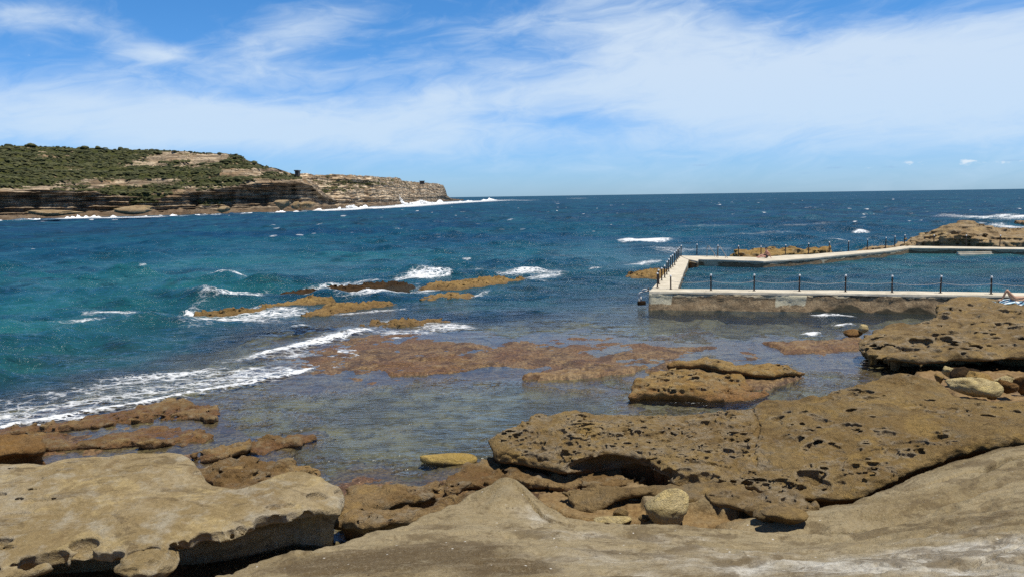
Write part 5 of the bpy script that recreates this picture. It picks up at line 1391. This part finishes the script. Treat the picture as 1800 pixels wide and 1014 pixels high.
make_rock('rock', [(1590, 430, 1.2), (1605, 416, 1.3), (1640, 406, 1.6), (1660, 398, 2.2), (1680, 390, 2.5), (1705, 390, 2.5), (1735, 396, 2.1), (1760, 404, 1.7), (1800, 407, 1.5), (1900, 410, 1.4), (1990, 416, 1.2), (1990, 436, .9), (1800, 434, .9), (1640, 433, .9)],
          [(1598, 428, 1.2), (1640, 410, 1.9), (1665, 398, 2.8), (1690, 391, 3.1), (1730, 397, 2.7), (1760, 405, 2.2), (1880, 411, 1.9), (1980, 420, 1.4), (1700, 412, 2.2), (1800, 418, 1.7), (1640, 422, 1.4), (1740, 426, 1.3)], -.6, .14, M_far,
          'high layered sandstone outcrop at the right beyond the pool', under=.3, under_h=1.0, round_k=.4, wob=.9, big=.4, mid=.22, strata=.2, auto_pits=[(80, .2, .6, 0, None, .5)], seed=53, ztop_pad=1.2)
make_rock('rock', [(1785, 388, .8), (1800, 386, 1.0), (1900, 384, 1.4), (1950, 392, .6), (1800, 393, .5)], [(1790, 389, .8), (1850, 386, 1.6), (1930, 388, 1.1), (1850, 391, .9)], -.8, .25, M_far, 'distant brown rock in the surf at the right frame edge', round_k=.5, wob=.8, big=.5, mid=.2, seed=54, ztop_pad=.8)
# ------------------------------------------------------------------ the sea pool
ZT = 1.05
WATER = 0.5


def resample(pts, step):
    pts = np.asarray(pts, float); out = []
    for a, b in zip(pts[:-1], pts[1:]):
        n = max(1, int(np.linalg.norm(b - a) / step))
        for k in range(n): out.append(a + (b - a) * k / n)
    out.append(pts[-1]); return np.array(out)


def strip(O, I, step):
    """outer and inner edge points resampled together"""
    O = np.asarray(O, float); I = np.asarray(I, float); oo, ii_ = [], []
    for a, b, c, d in zip(O[:-1], O[1:], I[:-1], I[1:]):
        n = max(1, int(np.linalg.norm(b - a) / step))
        for k in range(n):
            t = k / n; oo.append(a + (b - a) * t); ii_.append(c + (d - c) * t)
    oo.append(O[-1]); ii_.append(I[-1]); return np.array(oo), np.array(ii_)


pool = empty('pool_wall', P(1143, 512, ZT))
tag(pool, 'old concrete wall of the sea pool with pale coping and a crumbling brown face', 'pool wall')
INV = Matrix.Translation(pool.location).inverted()


def adopt(o, parent=pool):
    o.parent = parent; o.matrix_parent_inverse = Matrix.Translation(parent.location).inverted()
    return o


def wall_part(Opx, Ipx, name_face, step=.18, zt=ZT, rough=.13, batter=.22, zb=-1.0, seed=0, thick=.13):
    O = [P(x, y, zt)[:2] for x, y in Opx]; I = [P(x, y, zt)[:2] for x, y in Ipx]
    o, i = strip(O, I, step)
    nrm = (o - i); nrm /= np.linalg.norm(nrm, axis=1)[:, None]
    # rubble body
    ztb = zt - thick; zs = np.linspace(zb, ztb, 22)
    rows = []
    for z in zs:
        s = fbm(o[:, 0] * 1.1, o[:, 1] * 1.1, np.full(len(o), z * 1.4), seed + 5, 4); s2 = fbm(o[:, 0] * 4, o[:, 1] * 4, np.full(len(o), z * 4), seed + 6, 3)
        off = batter * (ztb - z) / 1.05 + rough * s + rough * .45 * s2
        step_ = .05 * sstep(-.02, .05, (ztb - .22 + .22 * fbm(o[:, 0] * .7, o[:, 1] * .7, seed=seed + 9, oct=4)) - z)     # the render stands proud of the rubble or has fallen off it
        off = off - step_
        off = np.where(z > ztb - .05, np.minimum(off, .0), off)
        rows.append(np.column_stack([o + nrm * off[:, None], np.full(len(o), z)]))
    for z in zs[::-1]:
        s = fbm(i[:, 0] * 1.1, i[:, 1] * 1.1, np.full(len(i), z * 1.4), seed + 15, 4)
        rows.append(np.column_stack([i - nrm * (rough * .4 * s - .03)[:, None], np.full(len(i), z)]))
    R = np.array(rows)
    V = R.reshape(-1, 3); n0, n1 = R.shape[:2]
    k = (np.arange(n0 - 1)[:, None] * n1 + np.arange(n1 - 1)[None]).ravel()
    F = np.stack([k, k + n1, k + n1 + 1, k + 1], 1)
    caps = []
    m = n0 // 2
    for e in (0, n1 - 1):
        for r in range(m - 1):
            q = [r * n1 + e, (r + 1) * n1 + e, (n0 - 2 - r) * n1 + e, (n0 - 1 - r) * n1 + e]
            caps.append(q if e else q[::-1])
    adopt(mesh_np(name_face, V, np.vstack([F, caps]), M_wall))
    # coping slab with worn edges
    rows = []
    we = .035 * fbm(o[:, 0] * 1.6, o[:, 1] * 1.6, seed=seed + 21, oct=4); wi = .03 * fbm(i[:, 0] * 1.6, i[:, 1] * 1.6, seed=seed + 22, oct=4)
    tz = zt + .012 * fbm(o[:, 0], o[:, 1], seed=seed + 23, oct=3)
    thick_v = thick + .06 * np.maximum(fbm(o[:, 0] * .6, o[:, 1] * .6, seed=seed + 27, oct=4), -.4)
    N = 8
    rows.append(np.column_stack([o + nrm * (.02 + .3 * we)[:, None], zt - thick_v]))
    rows.append(np.column_stack([o + nrm * (-.005 + we)[:, None], zt - .03 + 0 * tz]))
    rows.append(np.column_stack([o + nrm * (-.03 + we)[:, None], tz]))
    for q in range(1, N):
        rows.append(np.column_stack([o + (i - o) * q / N, tz + .008 * fbm(o[:, 0] * 2 + q, o[:, 1] * 2, seed=seed + 24, oct=2)]))
    rows.append(np.column_stack([i - nrm * (.02 + wi)[:, None], tz]))
    rows.append(np.column_stack([i - nrm * (.03 + wi)[:, None], zt - .03 + 0 * tz]))
    rows.append(np.column_stack([i - nrm * (.02 + wi)[:, None], zt - thick + 0 * tz]))
    R = np.array(rows); n0, n1 = R.shape[:2]
    k = (np.arange(n0)[:, None] * n1 + np.arange(n1 - 1)[None]).ravel()
    k2 = (((np.arange(n0) + 1) % n0)[:, None] * n1 + np.arange(n1 - 1)[None]).ravel()
    F = [np.stack([k, k2, k2 + 1, k + 1], 1)]
    cap = []
    for e in (0, n1 - 1):
        for r in range(1, n0 // 2):
            q = [(r - 1) * n1 + e, r * n1 + e, (n0 - 1 - r) * n1 + e, (n0 - r) * n1 + e if r > 0 else e]
            if r == 1: q = [0 * n1 + e, 1 * n1 + e, (n0 - 2) * n1 + e, (n0 - 1) * n1 + e]
            else: q = [(r - 1) * n1 + e, r * n1 + e, (n0 - 1 - r) * n1 + e, (n0 - r) * n1 + e]
            cap.append(q if e else q[::-1])
    adopt(mesh_np('coping', R.reshape(-1, 3), np.vstack(F + [np.array(cap)]), M_coping, smooth=False))


wall_part([(1141, 512), (1300, 513.3), (1480, 515), (1655, 517.5), (2000, 522)], [(1146.5, 507.3), (1300, 508.6), (1480, 510.2), (1655, 512.5), (2000, 517)], 'front_wall', seed=3, rough=.12, batter=.42)
wall_part([(1146.2, 506.9), (1170, 478), (1188, 457.5), (1194.5, 450.1)], [(1190.5, 507.2), (1202, 477), (1209, 461), (1210.5, 456.8)], 'walkway_wall', seed=13, zt=ZT - .004)
wall_part([(1195, 449.5), (1200, 449.6), (1206, 449.7), (1250, 450.2), (1337, 452.6), (1380, 448.8), (1421, 447.6), (1457, 444.5), (1525, 440), (1557, 437), (1591, 432), (1641, 433), (1720, 434), (1990, 437)],
          [(1210.6, 456.2), (1226, 459.2), (1228, 455.8), (1260, 456.2), (1342, 459.2), (1395, 456), (1430, 453.5), (1475, 449), (1530, 444), (1565, 440.6), (1598, 435.8), (1645, 436.4), (1720, 437.1), (1990, 439.8)], 'back_wall', seed=23, step=.3, zt=ZT - .008)
# two steps cut in the far wall
q = P(1709, 437.6, ZT); a = MB()
for k in range(3): a.box((-1.6, -1.1 + .3 * k, -.9 + .0 * k), (1.6, -.803 + .3 * k, -.62 + .18 * k))
s_ = a.build('steps', M_coping); s_.location = q; adopt(s_)

inner = [P(x, y, ZT) for x, y in ((1146.5, 507.3), (1480, 510.2), (1655, 512.5), (2000, 517), (1990, 439.8), (1720, 437.1), (1645, 436.4), (1598, 435.8), (1565, 440.6), (1475, 449), (1430, 453.5), (1395, 456), (1342, 459.2), (1260, 456.2), (1228, 455.8), (1226, 459.2), (1209, 461), (1202, 477), (1190.5, 507.2))]
ip = np.array(inner)
gx = np.arange(ip[:, 0].min(), ip[:, 0].max(), .17); gy = np.arange(ip[:, 1].min() - .3, ip[:, 1].max() + .3, .17)
X2, Y2 = np.meshgrid(gx, gy, indexing='ij')
d2 = poly_sd(X2, Y2, inner)
pz = np.zeros(X2.shape); rg = np.random.default_rng(8)
for i in range(26):
    lam = 0.5 * (4.5 / 0.5) ** (i / 25.0); th = math.radians(-70) + rg.normal(0, .7); k = 2 * PI / lam
    pz += .0105 * lam * np.sin(k * (X2 * math.cos(th) + Y2 * math.sin(th)) + rg.uniform(0, 6.28) + 1.5 * vn(X2 / (3 * lam), Y2 / (3 * lam), seed=700 + i))
pz *= (0.6 + .5 * vn(X2 / 6, Y2 / 4, seed=88)) * .8
n0, n1 = X2.shape
k = (np.arange(n0 - 1)[:, None] * n1 + np.arange(n1 - 1)[None]).ravel(); F = np.stack([k, k + n1, k + n1 + 1, k + 1], 1)
F = F[(d2.ravel()[F] < .12).all(1)]
used = np.unique(F); rem = np.full(n0 * n1, -1); rem[used] = np.arange(len(used))
pw = mesh_np('pool_water', np.stack([X2, Y2, WATER + pz], 2).reshape(-1, 3)[used], rem[F], M_pool, {'depth': np.full(len(used), 6.0), 'foam': np.zeros(len(used)), 'calm': np.full(len(used), .8), 'teal': np.full(len(used), .4), 'sand': np.zeros(len(used))})
tag(pw, kind='structure')

# ------------------------------------------------------------------ posts
ORD = ['first', 'second', 'third', 'fourth', 'fifth', 'sixth', 'seventh', 'eighth', 'ninth', 'tenth', 'eleventh', 'twelfth', 'thirteenth', 'fourteenth', 'fifteenth', 'sixteenth', 'seventeenth', 'eighteenth', 'nineteenth', 'twentieth']
_post = [None]


def post(px, py, label, group, h=1.0, zt=ZT, lean=(0, 0)):
    loc = P(px, py, zt)
    if _post[0] is None:
        r = empty('fence_post')
        a = MB(); a.tube([(0, 0, -.04), (0, 0, .9)], .044, 12); a.build('pole', M_post, r, smooth=False)
        a = MB(); a.tube([(0, 0, .885), (0, 0, .90), (0, 0, .965), (0, 0, .99), (0, 0, 1.0)], [.05, .055, .055, .04, .01], 12); a.build('cap', M_white, r, smooth=True)
        a = MB(); a.tube([(0, 0, -.03), (0, 0, .02), (0, 0, .025)], [.10, .10, .055], 12); a.build('base_plate', M_post, r)
        _post[0] = r
    else:
        r = _post[0].copy(); COL.objects.link(r)
        for ch in _post[0].children:
            c = ch.copy(); COL.objects.link(c); c.parent = r
    r.location = loc; r.scale = (1, 1, h); r.rotation_euler = (lean[0], lean[1], 0)
    tag(r, label, 'post', group)
    return r


front = [(1179, 508.6), (1249.7, 510.8), (1325.5, 511.2), (1405, 512.1), (1486, 512.9), (1568, 514.4), (1653, 515.1), (1742, 516.8), (1834, 518)]
fp = []
for k, (x, y) in enumerate(front):
    lab = 'plain brown post at the corner where the front wall meets the side walkway' if k == 0 else f'white-capped brown post, {ORD[k - 1]} along the front pool wall from its seaward corner'
    fp.append(post(x, y, lab, 'posts along the front pool wall', h=(.86 if k == 0 else .98), lean=(random.uniform(-.02, .02), random.uniform(-.02, .02))))
side = [(410, 540, 425), (420, 512, 400), (442, 485, 388), (465, 465, 370), (480, 440, 340), (495, 418, 322), (510, 395, 300), (525, 383, 290), (540, 370, 270), (552, 345, 258), (563, 328, 245), (573, 315, 235), (587, 300, 220)]
for k, (u, v, w) in enumerate(side):
    x, y = 1060 + u * .2333, 380 + v * .2333
    dist = np.linalg.norm(P(x, y, ZT)[:2]); h = (v - w) * .2333 / F_PX * dist
    post(x, y, f'slim brown post on the side walkway, {ORD[k]} from the near end of its row', 'posts along the side walkway', h=min(max(h, .82), 1.15), lean=(random.uniform(-.03, .03), random.uniform(-.03, .03)))
back = [(1060 + u * .2333, 380 + v * .2333 - .4, (v - w) * .2333) for u, v, w in ((707, 292, 213), (863, 300, 222), (1020, 305, 225), (1190, 305, 230), (1373, 292, 220))] + \
       [(1400 + u * .2222, 360 + v * .2222 - .4, (v - w) * .2222) for u, v, w in ((95, 392, 310), (258, 380, 300), (410, 367, 292), (560, 354, 280), (705, 345, 267), (777, 332, 257), (852, 325, 247), (1085, 327, 250), (1340, 331, 252), (1607, 332, 250), (1850, 334, 252))]
for k, (x, y, hp) in enumerate(back):
    dist = np.linalg.norm(P(x, y, ZT)[:2]); h = hp / F_PX * dist
    post(x, y, f'small white-capped post, {ORD[k]} along the far pool wall from its left corner', 'posts along the far pool wall', h=min(max(h, .85), 1.15), lean=(random.uniform(-.03, .03), random.uniform(-.03, .03)))
# ropes between the front posts
for k in range(len(fp) - 1):
    a_, b_ = np.array(fp[k].location), np.array(fp[k + 1].location)
    za = .58 if k else .5; sag = [.10, .14, .11, .13, .10, .14, .12, .11][k]
    pts = [a_ + (b_ - a_) * t + np.array([0, -.055, za + (0.58 - za) * t - sag * 4 * t * (1 - t)]) for t in np.linspace(0.015, .985, 18)]
    a = MB(); a.tube(pts, .011, 6); o = a.build('rope', M_rope, smooth=True)
    tag(o, f'pale sagging rope in the {ORD[k]} gap of the front post row from the seaward corner', 'rope', 'ropes between the front posts')

# handrails into the pool
hr = empty('pool_handrail', P(1252, 453, ZT)); tag(hr, 'pair of slanting metal handrails leading down into the pool from the far wall', 'handrail')
for (bx, by), (ex, ey) in (((1242.7, 451.4), (1272, 463)), ((1262, 453), (1291, 465.5))):
    b_ = P(bx, by, ZT); e_ = P(ex, ey, WATER)
    pts = [b_ + np.array([0, 0, -.03]), b_ + np.array([0, 0, .8]), b_ + np.array([.03, -.04, .93]), b_ + np.array([.12, -.14, .98])] + [b_ + np.array([.12, -.14, .98]) + (e_ + np.array([0, 0, -.3]) - b_ - np.array([.12, -.14, .98])) * t for t in (.25, .5, .75, 1)]
    a = MB(); a.tube(pts, .03, 8); adopt(a.build('rail', M_steel, smooth=True), hr)
    m = b_ + (e_ - b_) * .45
    a = MB(); a.tube([m + np.array([0, 0, -.3]), m + np.array([0, 0, .55])], .025, 8); adopt(a.build('rail_support', M_steel, smooth=True), hr)

# intake pipe at the seaward corner
c = P(1146, 512, .92)
dp = empty('intake_pipe', c); tag(dp, 'white bent pipe with two legs hanging off the seaward corner of the pool wall', 'pipe')
L = lambda *p: np.array(p) + c
a = MB(); a.tube([L(.12, .25, .02), L(-.3, .1, 0), L(-.62, 0, -.03), L(-.74, -.02, -.08), L(-.78, -.02, -.2), L(-.78, -.02, -.62)], .045, 12); adopt(a.build('pipe', M_pipe, smooth=True), dp)
a = MB(); a.tube([L(-.66, .04, -.30), L(-.66, .04, -.62)], .05, 12); adopt(a.build('leg', M_pipe, smooth=True), dp)
a = MB(); a.tube([L(-.62, .0, -.02), L(-.58, 0, .08), L(-.48, 0, .13), L(-.36, 0, .13), L(-.26, .02, .06), L(-.2, .08, .02)], .035, 10); adopt(a.build('bend', M_pipe, smooth=True), dp)
a = MB(); a.tube([L(-.2, .1, -.02), L(-.2, .1, .2)], .05, 10); adopt(a.build('valve', M_dark, smooth=True), dp)
a = MB(); a.box((-.24, -.12, -.13), (.24, .12, .12), .1, tuple(L(-.62, 0, -.7))); adopt(a.build('footing', M_weedrock, bevel=.04), dp)

# ------------------------------------------------------------------ people


def skin_body(name, joints, edges, mat, loc, yaw=0.0, parent=None, levels=2, root=0):
    me = bpy.data.meshes.new(name)
    me.from_pydata([j[:3] for j in joints], edges, [])
    o = bpy.data.objects.new(name + '_tmp', me); COL.objects.link(o)
    o.modifiers.new('skin', 'SKIN'); s = o.modifiers.new('sub', 'SUBSURF'); s.levels = levels; s.render_levels = levels
    for i, j in enumerate(joints):
        sv = me.skin_vertices[0].data[i]; r = j[3]; sv.radius = (r, r) if not hasattr(r, '__len__') else r
        sv.use_root = (i == root)
    dg = bpy.context.evaluated_depsgraph_get(); ev = o.evaluated_get(dg)
    m2 = bpy.data.meshes.new_from_object(ev); m2.name = name
    bpy.data.objects.remove(o)
    m2.materials.clear(); m2.materials.append(mat); m2.polygons.foreach_set('use_smooth', np.ones(len(m2.polygons), bool))
    r = bpy.data.objects.new(name, m2); COL.objects.link(r)
    if parent: r.parent = parent
    else: r.location = loc; r.rotation_euler = (0, 0, yaw)
    return r


def ground_hit(x, y):
    dg = bpy.context.evaluated_depsgraph_get()
    ok, loc, *_ = scene.ray_cast(dg, Vector((x, y, 9)), Vector((0, 0, -1)))
    return loc.z if ok else 1.0


def ell(rx, ry, rz, c, nu=20, nv=12, lo=-PI / 2):
    a = MB(); rows = []
    for v in np.linspace(lo, PI / 2, nv):
        rows.append([(c[0] + rx * math.cos(u) * math.cos(v), c[1] + ry * math.sin(u) * math.cos(v), c[2] + rz * math.sin(v)) for u in np.linspace(0, 2 * PI, nu, endpoint=False)])
    a.quadgrid(rows, closed_v=True); return a


def hand_chain(J, E, w, wrist, d, side, r=.009):
    """palm and five fingers from joint w"""
    d = np.array(d, float); d /= np.linalg.norm(d); s = np.array(side, float)
    J.append((*(wrist + d * .07), .026)); pi = len(J) - 1; E.append((w, pi))
    for k, (off, ln) in enumerate(((-.03, .062), (-.01, .075), (.01, .072), (.028, .058))):
        a = wrist + d * .095 + s * off; b = wrist + d * (.095 + ln) + s * off * 1.3 + np.array([0, 0, -.012])
        J.append((*a, r)); E.append((pi, len(J) - 1)); J.append((*b, r * .8)); E.append((len(J) - 2, len(J) - 1))
    a = wrist + d * .05 - s * .045; J.append((*a, r * 1.1)); E.append((pi, len(J) - 1))
    J.append((*(a + d * .04 - s * .012), r * .9)); E.append((len(J) - 2, len(J) - 1))


# bather seated on the far wall, facing left with legs stretched out and knees a little raised
J = [(0, 0, .12, .14), (.03, 0, .27, .125), (.02, 0, .42, .14), (-.03, 0, .56, .12), (-.05, 0, .63, .055), (-.09, 0, .74, .09), (-.10, 0, .84, .085)]
E = [(0, 1), (1, 2), (2, 3), (3, 4), (4, 5), (5, 6)]
for s in (-1, 1):
    o = len(J)
    J += [(-.05, s * .10, .11, .10), (-.42, s * .13, .27 if s > 0 else .16, .068), (-.80, s * .12, .08, .048), (-.84, s * .12, .05, .04), (-.93, s * .13, .13, .028)]
    E += [(0, o), (o, o + 1), (o + 1, o + 2), (o + 2, o + 3), (o + 3, o + 4)]
    o = len(J)
    J += [(-.02, s * .18, .54, .055), (-.10 if s > 0 else .14, s * .25, .33, .044), (-.30 if s > 0 else .22, s * .20, .26 if s > 0 else .08, .032)]
    E += [(3, o), (o, o + 1), (o + 1, o + 2)]
    hand_chain(J, E, o + 2, np.array(J[o + 2][:3]), (-.9, 0, -.25) if s > 0 else (.5, 0, -.2), (0, s, 0))
pc = P(1348, 453.6, ZT); per = empty('person', (pc[0], pc[1], ZT)); per.rotation_euler = (0, 0, .15)
tag(per, 'sunburnt bather sitting on the far pool wall with legs stretched to the left', 'person')
skin_body('body', J, E, M_skin2, None, parent=per)
ell(.095, .085, .07, (-.08, 0, .865)).build('hair', M_hair, per, smooth=True)
ell(.02, .016, .018, (-.185, 0, .79), 10, 8).build('nose', M_skin2, per, smooth=True)
sh = skin_body('shorts', [(0.01, 0, .10, .158), (0.02, 0, .22, .145), (-.06, .11, .12, .122), (-.06, -.11, .12, .122), (-.27, .125, .205, .098), (-.27, -.125, .155, .098)], [(0, 1), (0, 2), (0, 3), (2, 4), (3, 5)], M_shorts, None, parent=per)

# sunbather on the overhanging slab: lying on the back, knees up, only the legs and hips inside the frame
pc = P(1782, 531, 1.45)
bpy.context.view_layer.update()
zz = ground_hit(pc[0], pc[1]); zz = max(min(zz, 1.9), .9)
pc = P(1781, 531, zz)
# towel laid over the rock
tw_x = np.linspace(-.75, 1.5, 40); tw_y = np.linspace(-.42, .40, 16)
T = np.zeros((40, 16, 3))
dg = bpy.context.evaluated_depsgraph_get()
for i, x in enumerate(tw_x):
    for j, y in enumerate(tw_y):
        X, Y = pc[0] + x, pc[1] + y
        ok, loc, *_ = scene.ray_cast(dg, Vector((X, Y, 6)), Vector((0, 0, -1)))
        T[i, j] = (X, Y, (loc.z if ok else zz) + .03 + .012 * math.sin(5 * x + 7 * y))
for _ in range(3): T[1:-1, 1:-1, 2] = np.maximum(T[1:-1, 1:-1, 2], .25 * (T[:-2, 1:-1, 2] + T[2:, 1:-1, 2] + T[1:-1, :-2, 2] + T[1:-1, 2:, 2]))
a = MB(); a.quadgrid(T); tw = a.build('towel', M_towel, smooth=True)
so = tw.modifiers.new('thick', 'SOLIDIFY'); so.thickness = .015; so.offset = 0
tag(tw, 'pale blue and white striped towel spread on the rock under the sunbather', 'towel')
zb = float(T[5:30, 4:12, 2].mean()) + .0
J = [(0, 0, .13, .14), (.16, 0, .13, .118), (.34, 0, .14, .135), (.48, 0, .14, .125), (.58, 0, .14, .055), (.68, 0, .17, .09), (.78, 0, .16, .085)]
E = [(0, 1), (1, 2), (2, 3), (3, 4), (4, 5), (5, 6)]
for s in (-1, 1):
    o = len(J); kx = -.30 + (.06 if s > 0 else -.05); fx = -.52 + (.05 if s > 0 else -.06)
    J += [(-.03, s * .095, .14, .098), (kx, s * .10, .50, .064), (kx - .02, s * .10, .52, .055), (fx + .04, s * .10, .11, .042), (fx, s * .10, .05, .04), (fx - .16, s * .11, .035, .028)]
    E += [(0, o), (o, o + 1), (o + 1, o + 2), (o + 2, o + 3), (o + 3, o + 4), (o + 4, o + 5)]
    o = len(J)
    J += [(.46, s * .18, .12, .055), (.28, s * .30, .08, .043), (.08, s * .33, .06, .032)]
    E += [(3, o), (o, o + 1), (o + 1, o + 2)]
    hand_chain(J, E, o + 2, np.array(J[o + 2][:3]), (-1, 0, -.1), (0, s, 0))
per2 = empty('person', (pc[0], pc[1], zb - .01)); per2.rotation_euler = (0, 0, -.12)
tag(per2, 'sunbather lying with bent knees on the rock at the right frame edge', 'person')
skin_body('body', J, E, M_skin, None, parent=per2)
ell(.08, .09, .10, (.80, 0, .15)).build('hair', M_hair, per2, smooth=True)
skin_body('swimwear', [(0, 0, .13, .152), (.08, 0, .13, .140), (-.045, .07, .14, .112), (-.045, -.07, .14, .112)], [(0, 1), (0, 2), (0, 3)], M_swim, None, parent=per2)

# ------------------------------------------------------------------ light and sky
SUN_EL, SUN_AZ = math.radians(74), math.radians(112)        # azimuth from straight ahead, left negative
sd = Vector((math.sin(SUN_AZ) * math.cos(SUN_EL), math.cos(SUN_AZ) * math.cos(SUN_EL), math.sin(SUN_EL)))
sun = bpy.data.lights.new('sun', 'SUN'); sun.energy = 5.0; sun.angle = math.radians(.53); sun.color = (1, .945, .84)
so = bpy.data.objects.new('sun', sun); so.rotation_euler = sd.to_track_quat('Z', 'Y').to_euler(); so.location = (0, 0, 60); COL.objects.link(so)

w = bpy.data.worlds.new('World'); scene.world = w; w.use_nodes = True
nt = w.node_tree; nt.nodes.clear()


class WT(NT):
    def __init__(self): self.t = nt


t = WT()
sky = t.n('ShaderNodeTexSky', sky_type='NISHITA'); sky.sun_disc = False; sky.sun_elevation = SUN_EL; sky.sun_rotation = SUN_AZ
sky.altitude = 0; sky.air_density = 1.0; sky.dust_density = 0.25; sky.ozone_density = 2.2
tc = t.n('ShaderNodeTexCoord'); xyz = t.n('ShaderNodeSeparateXYZ', i_0=tc.outputs['Generated'])
az = t.math('MULTIPLY', t.math('ARCTAN2', xyz.outputs[0], xyz.outputs[1]), 57.2958)
el = t.math('MULTIPLY', t.math('ARCSINE', xyz.outputs[2]), 57.2958)


def ac(px, py):
    d = CAM_R @ np.array([(px - CX) / F_PX, -(py - CY) / F_PX, -1.0]); d /= np.linalg.norm(d)
    return math.degrees(math.atan2(d[0], d[1])), math.degrees(math.asin(d[2]))


# thin high cloud: stretched, warped streaks on the dome
vec = t.n('ShaderNodeCombineXYZ', i_0=t.math('MULTIPLY', az, 1 / 9.0), i_1=t.math('MULTIPLY', t.math('SUBTRACT', el, t.math('MULTIPLY', az, .10)), 1 / 3.0), i_2=0.0).outputs[0]
wn = t.noise(vec, .7, 3, .5, 0, 1)
wv = t.n('ShaderNodeVectorMath', operation='MULTIPLY_ADD', i_0=wn, i_1=(1.5, .9, 0), i_2=vec).outputs[0]
c1 = t.noise(wv, .8, 8, .58, .3); c2 = t.noise(wv, 2.6, 8, .62, .6)
cn = t.math('ADD', t.math('MULTIPLY', c1, .62), t.math('MULTIPLY', c2, .38))


def gauss(px, py, wx, wy, tilt=0.0):
    a0, e0 = ac(px, py)
    k = 1800 / 67.0 / 1.0
    dx = t.math('SUBTRACT', az, a0); dy = t.math('SUBTRACT', el, e0)
    dy = t.math('SUBTRACT', dy, t.math('MULTIPLY', dx, tilt))
    q = t.math('ADD', t.math('POWER', t.math('ABSOLUTE', t.math('DIVIDE', dx, wx)), 2.0), t.math('POWER', t.math('ABSOLUTE', t.math('DIVIDE', dy, wy)), 2.0))
    return t.math('EXPONENT', t.math('MULTIPLY', q, -1.0))


def addm(lst):
    o = None
    for v_, a_ in lst:
        m_ = t.math('MULTIPLY', v_, a_); o = m_ if o is None else t.math('ADD', o, m_)
    return o


mask = addm([(gauss(1250, 240, 24, 4.0, 0), .14), (gauss(1400, 150, 17, 4.2, .05), 1.0), (gauss(1150, 60, 9, 3.0, .1), .5), (gauss(950, 30, 7, 1.2, .25), .35), (gauss(1780, 170, 8, 5, 0), .45), (gauss(150, 205, 17, 2.2, -.02), .85), (gauss(600, 235, 14, 1.7, .0), .55), (gauss(500, 70, 4.5, 1.6, .35), .55), (gauss(270, 93, 2.2, .7, 0), .6), (gauss(40, 30, 5, .8, .0), .55), (gauss(800, 175, 7, 1.2, .08), .55), (gauss(560, 130, 9, .9, .02), .3), (gauss(1550, 25, 14, 1.2, 0), -.35), (gauss(1050, 215, 5, .8, -.05), -.3)])
cl = t.ramp(t.math('ADD', t.math('MULTIPLY', mask, .62), t.math('MULTIPLY', t.math('SUBTRACT', cn, .5), 1.35)), -.04, .62)
cl = t.math('MULTIPLY', cl, t.ramp(el, 0.3, 4.0, 0.45, 1.0))
other = t.math('MULTIPLY', t.ramp(cn, .45, .75), t.math('MULTIPLY', t.ramp(t.math('ABSOLUTE', az), 42, 60), .3))
other2 = t.math('MULTIPLY', t.ramp(cn, .48, .75), t.math('MULTIPLY', t.ramp(el, 18, 30), .22))
cl = t.math('MAXIMUM', cl, t.math('MAXIMUM', other, other2), clamp=True)
# little heaps low over the horizon
pn = t.noise(t.n('ShaderNodeCombineXYZ', i_0=t.math('MULTIPLY', az, .9), i_1=t.math('MULTIPLY', el, 2.6), i_2=3.0).outputs[0], 1.6, 6, .6)
pufm = addm([(gauss(1607, 287, .9, .25, 0), 1.0), (gauss(1700, 285, .7, .2, 0), .95), (gauss(1760, 286, 1.6, .16, 0), .6), (gauss(1520, 296, 1.2, .12, 0), .4)])
puf = t.ramp(t.math('ADD', pufm, t.math('MULTIPLY', t.math('SUBTRACT', pn, .5), 3.0)), .55, 1.3)
dkm = addm([(gauss(1232, 291, .8, .12, 0), .9), (gauss(1465, 295, 1.0, .12, 0), .8), (gauss(1562, 294, .7, .12, 0), .8), (gauss(1780, 282, .9, .1, 0), .8), (gauss(1400, 305, 4, .15, 0), .5), (gauss(1690, 297, 3.0, .12, 0), .6)])
dkp = t.ramp(t.math('ADD', dkm, t.math('MULTIPLY', t.math('SUBTRACT', pn, .5), 1.2)), .40, 1.0)
tint = t.mix(t.ramp(el, 0.0, 14), (0.52, 0.85, 1.48), (0.37, 0.82, 1.27))
tint = t.mix(t.ramp(el, 16, 40), tint, (0.17, 0.28, 0.48))
col = t.mix(1.0, sky.outputs[0], tint, 'MULTIPLY')
white = t.mix(t.ramp(el, 0, 12), (5.6, 7.2, 8.9), (6.6, 7.7, 8.9))
col = t.mix(t.math('MULTIPLY', cl, .86), col, white)
col = t.mix(t.math('MULTIPLY', dkp, .30), col, (2.6, 4.0, 6.6))
col = t.mix(t.math('MULTIPLY', puf, .75), col, (8.0, 8.6, 9.2))
bg = t.n('ShaderNodeBackground', i_Color=col, i_Strength=.1)
wo = t.n('ShaderNodeOutputWorld'); nt.links.new(bg.outputs[0], wo.inputs['Surface'])

scene.view_settings.view_transform = 'Standard'; scene.view_settings.look = 'None'
scene.view_settings.exposure = 0.08; scene.view_settings.gamma = 1.0
scene.cycles.max_bounces = 6; scene.cycles.diffuse_bounces = 2; scene.cycles.glossy_bounces = 3; scene.cycles.transparent_max_bounces = 10
scene.cycles.use_adaptive_sampling = True
scene.cycles.use_denoising = False
scene.cycles.sample_clamp_direct = 2.2
scene.cycles.sample_clamp_indirect = 6.0
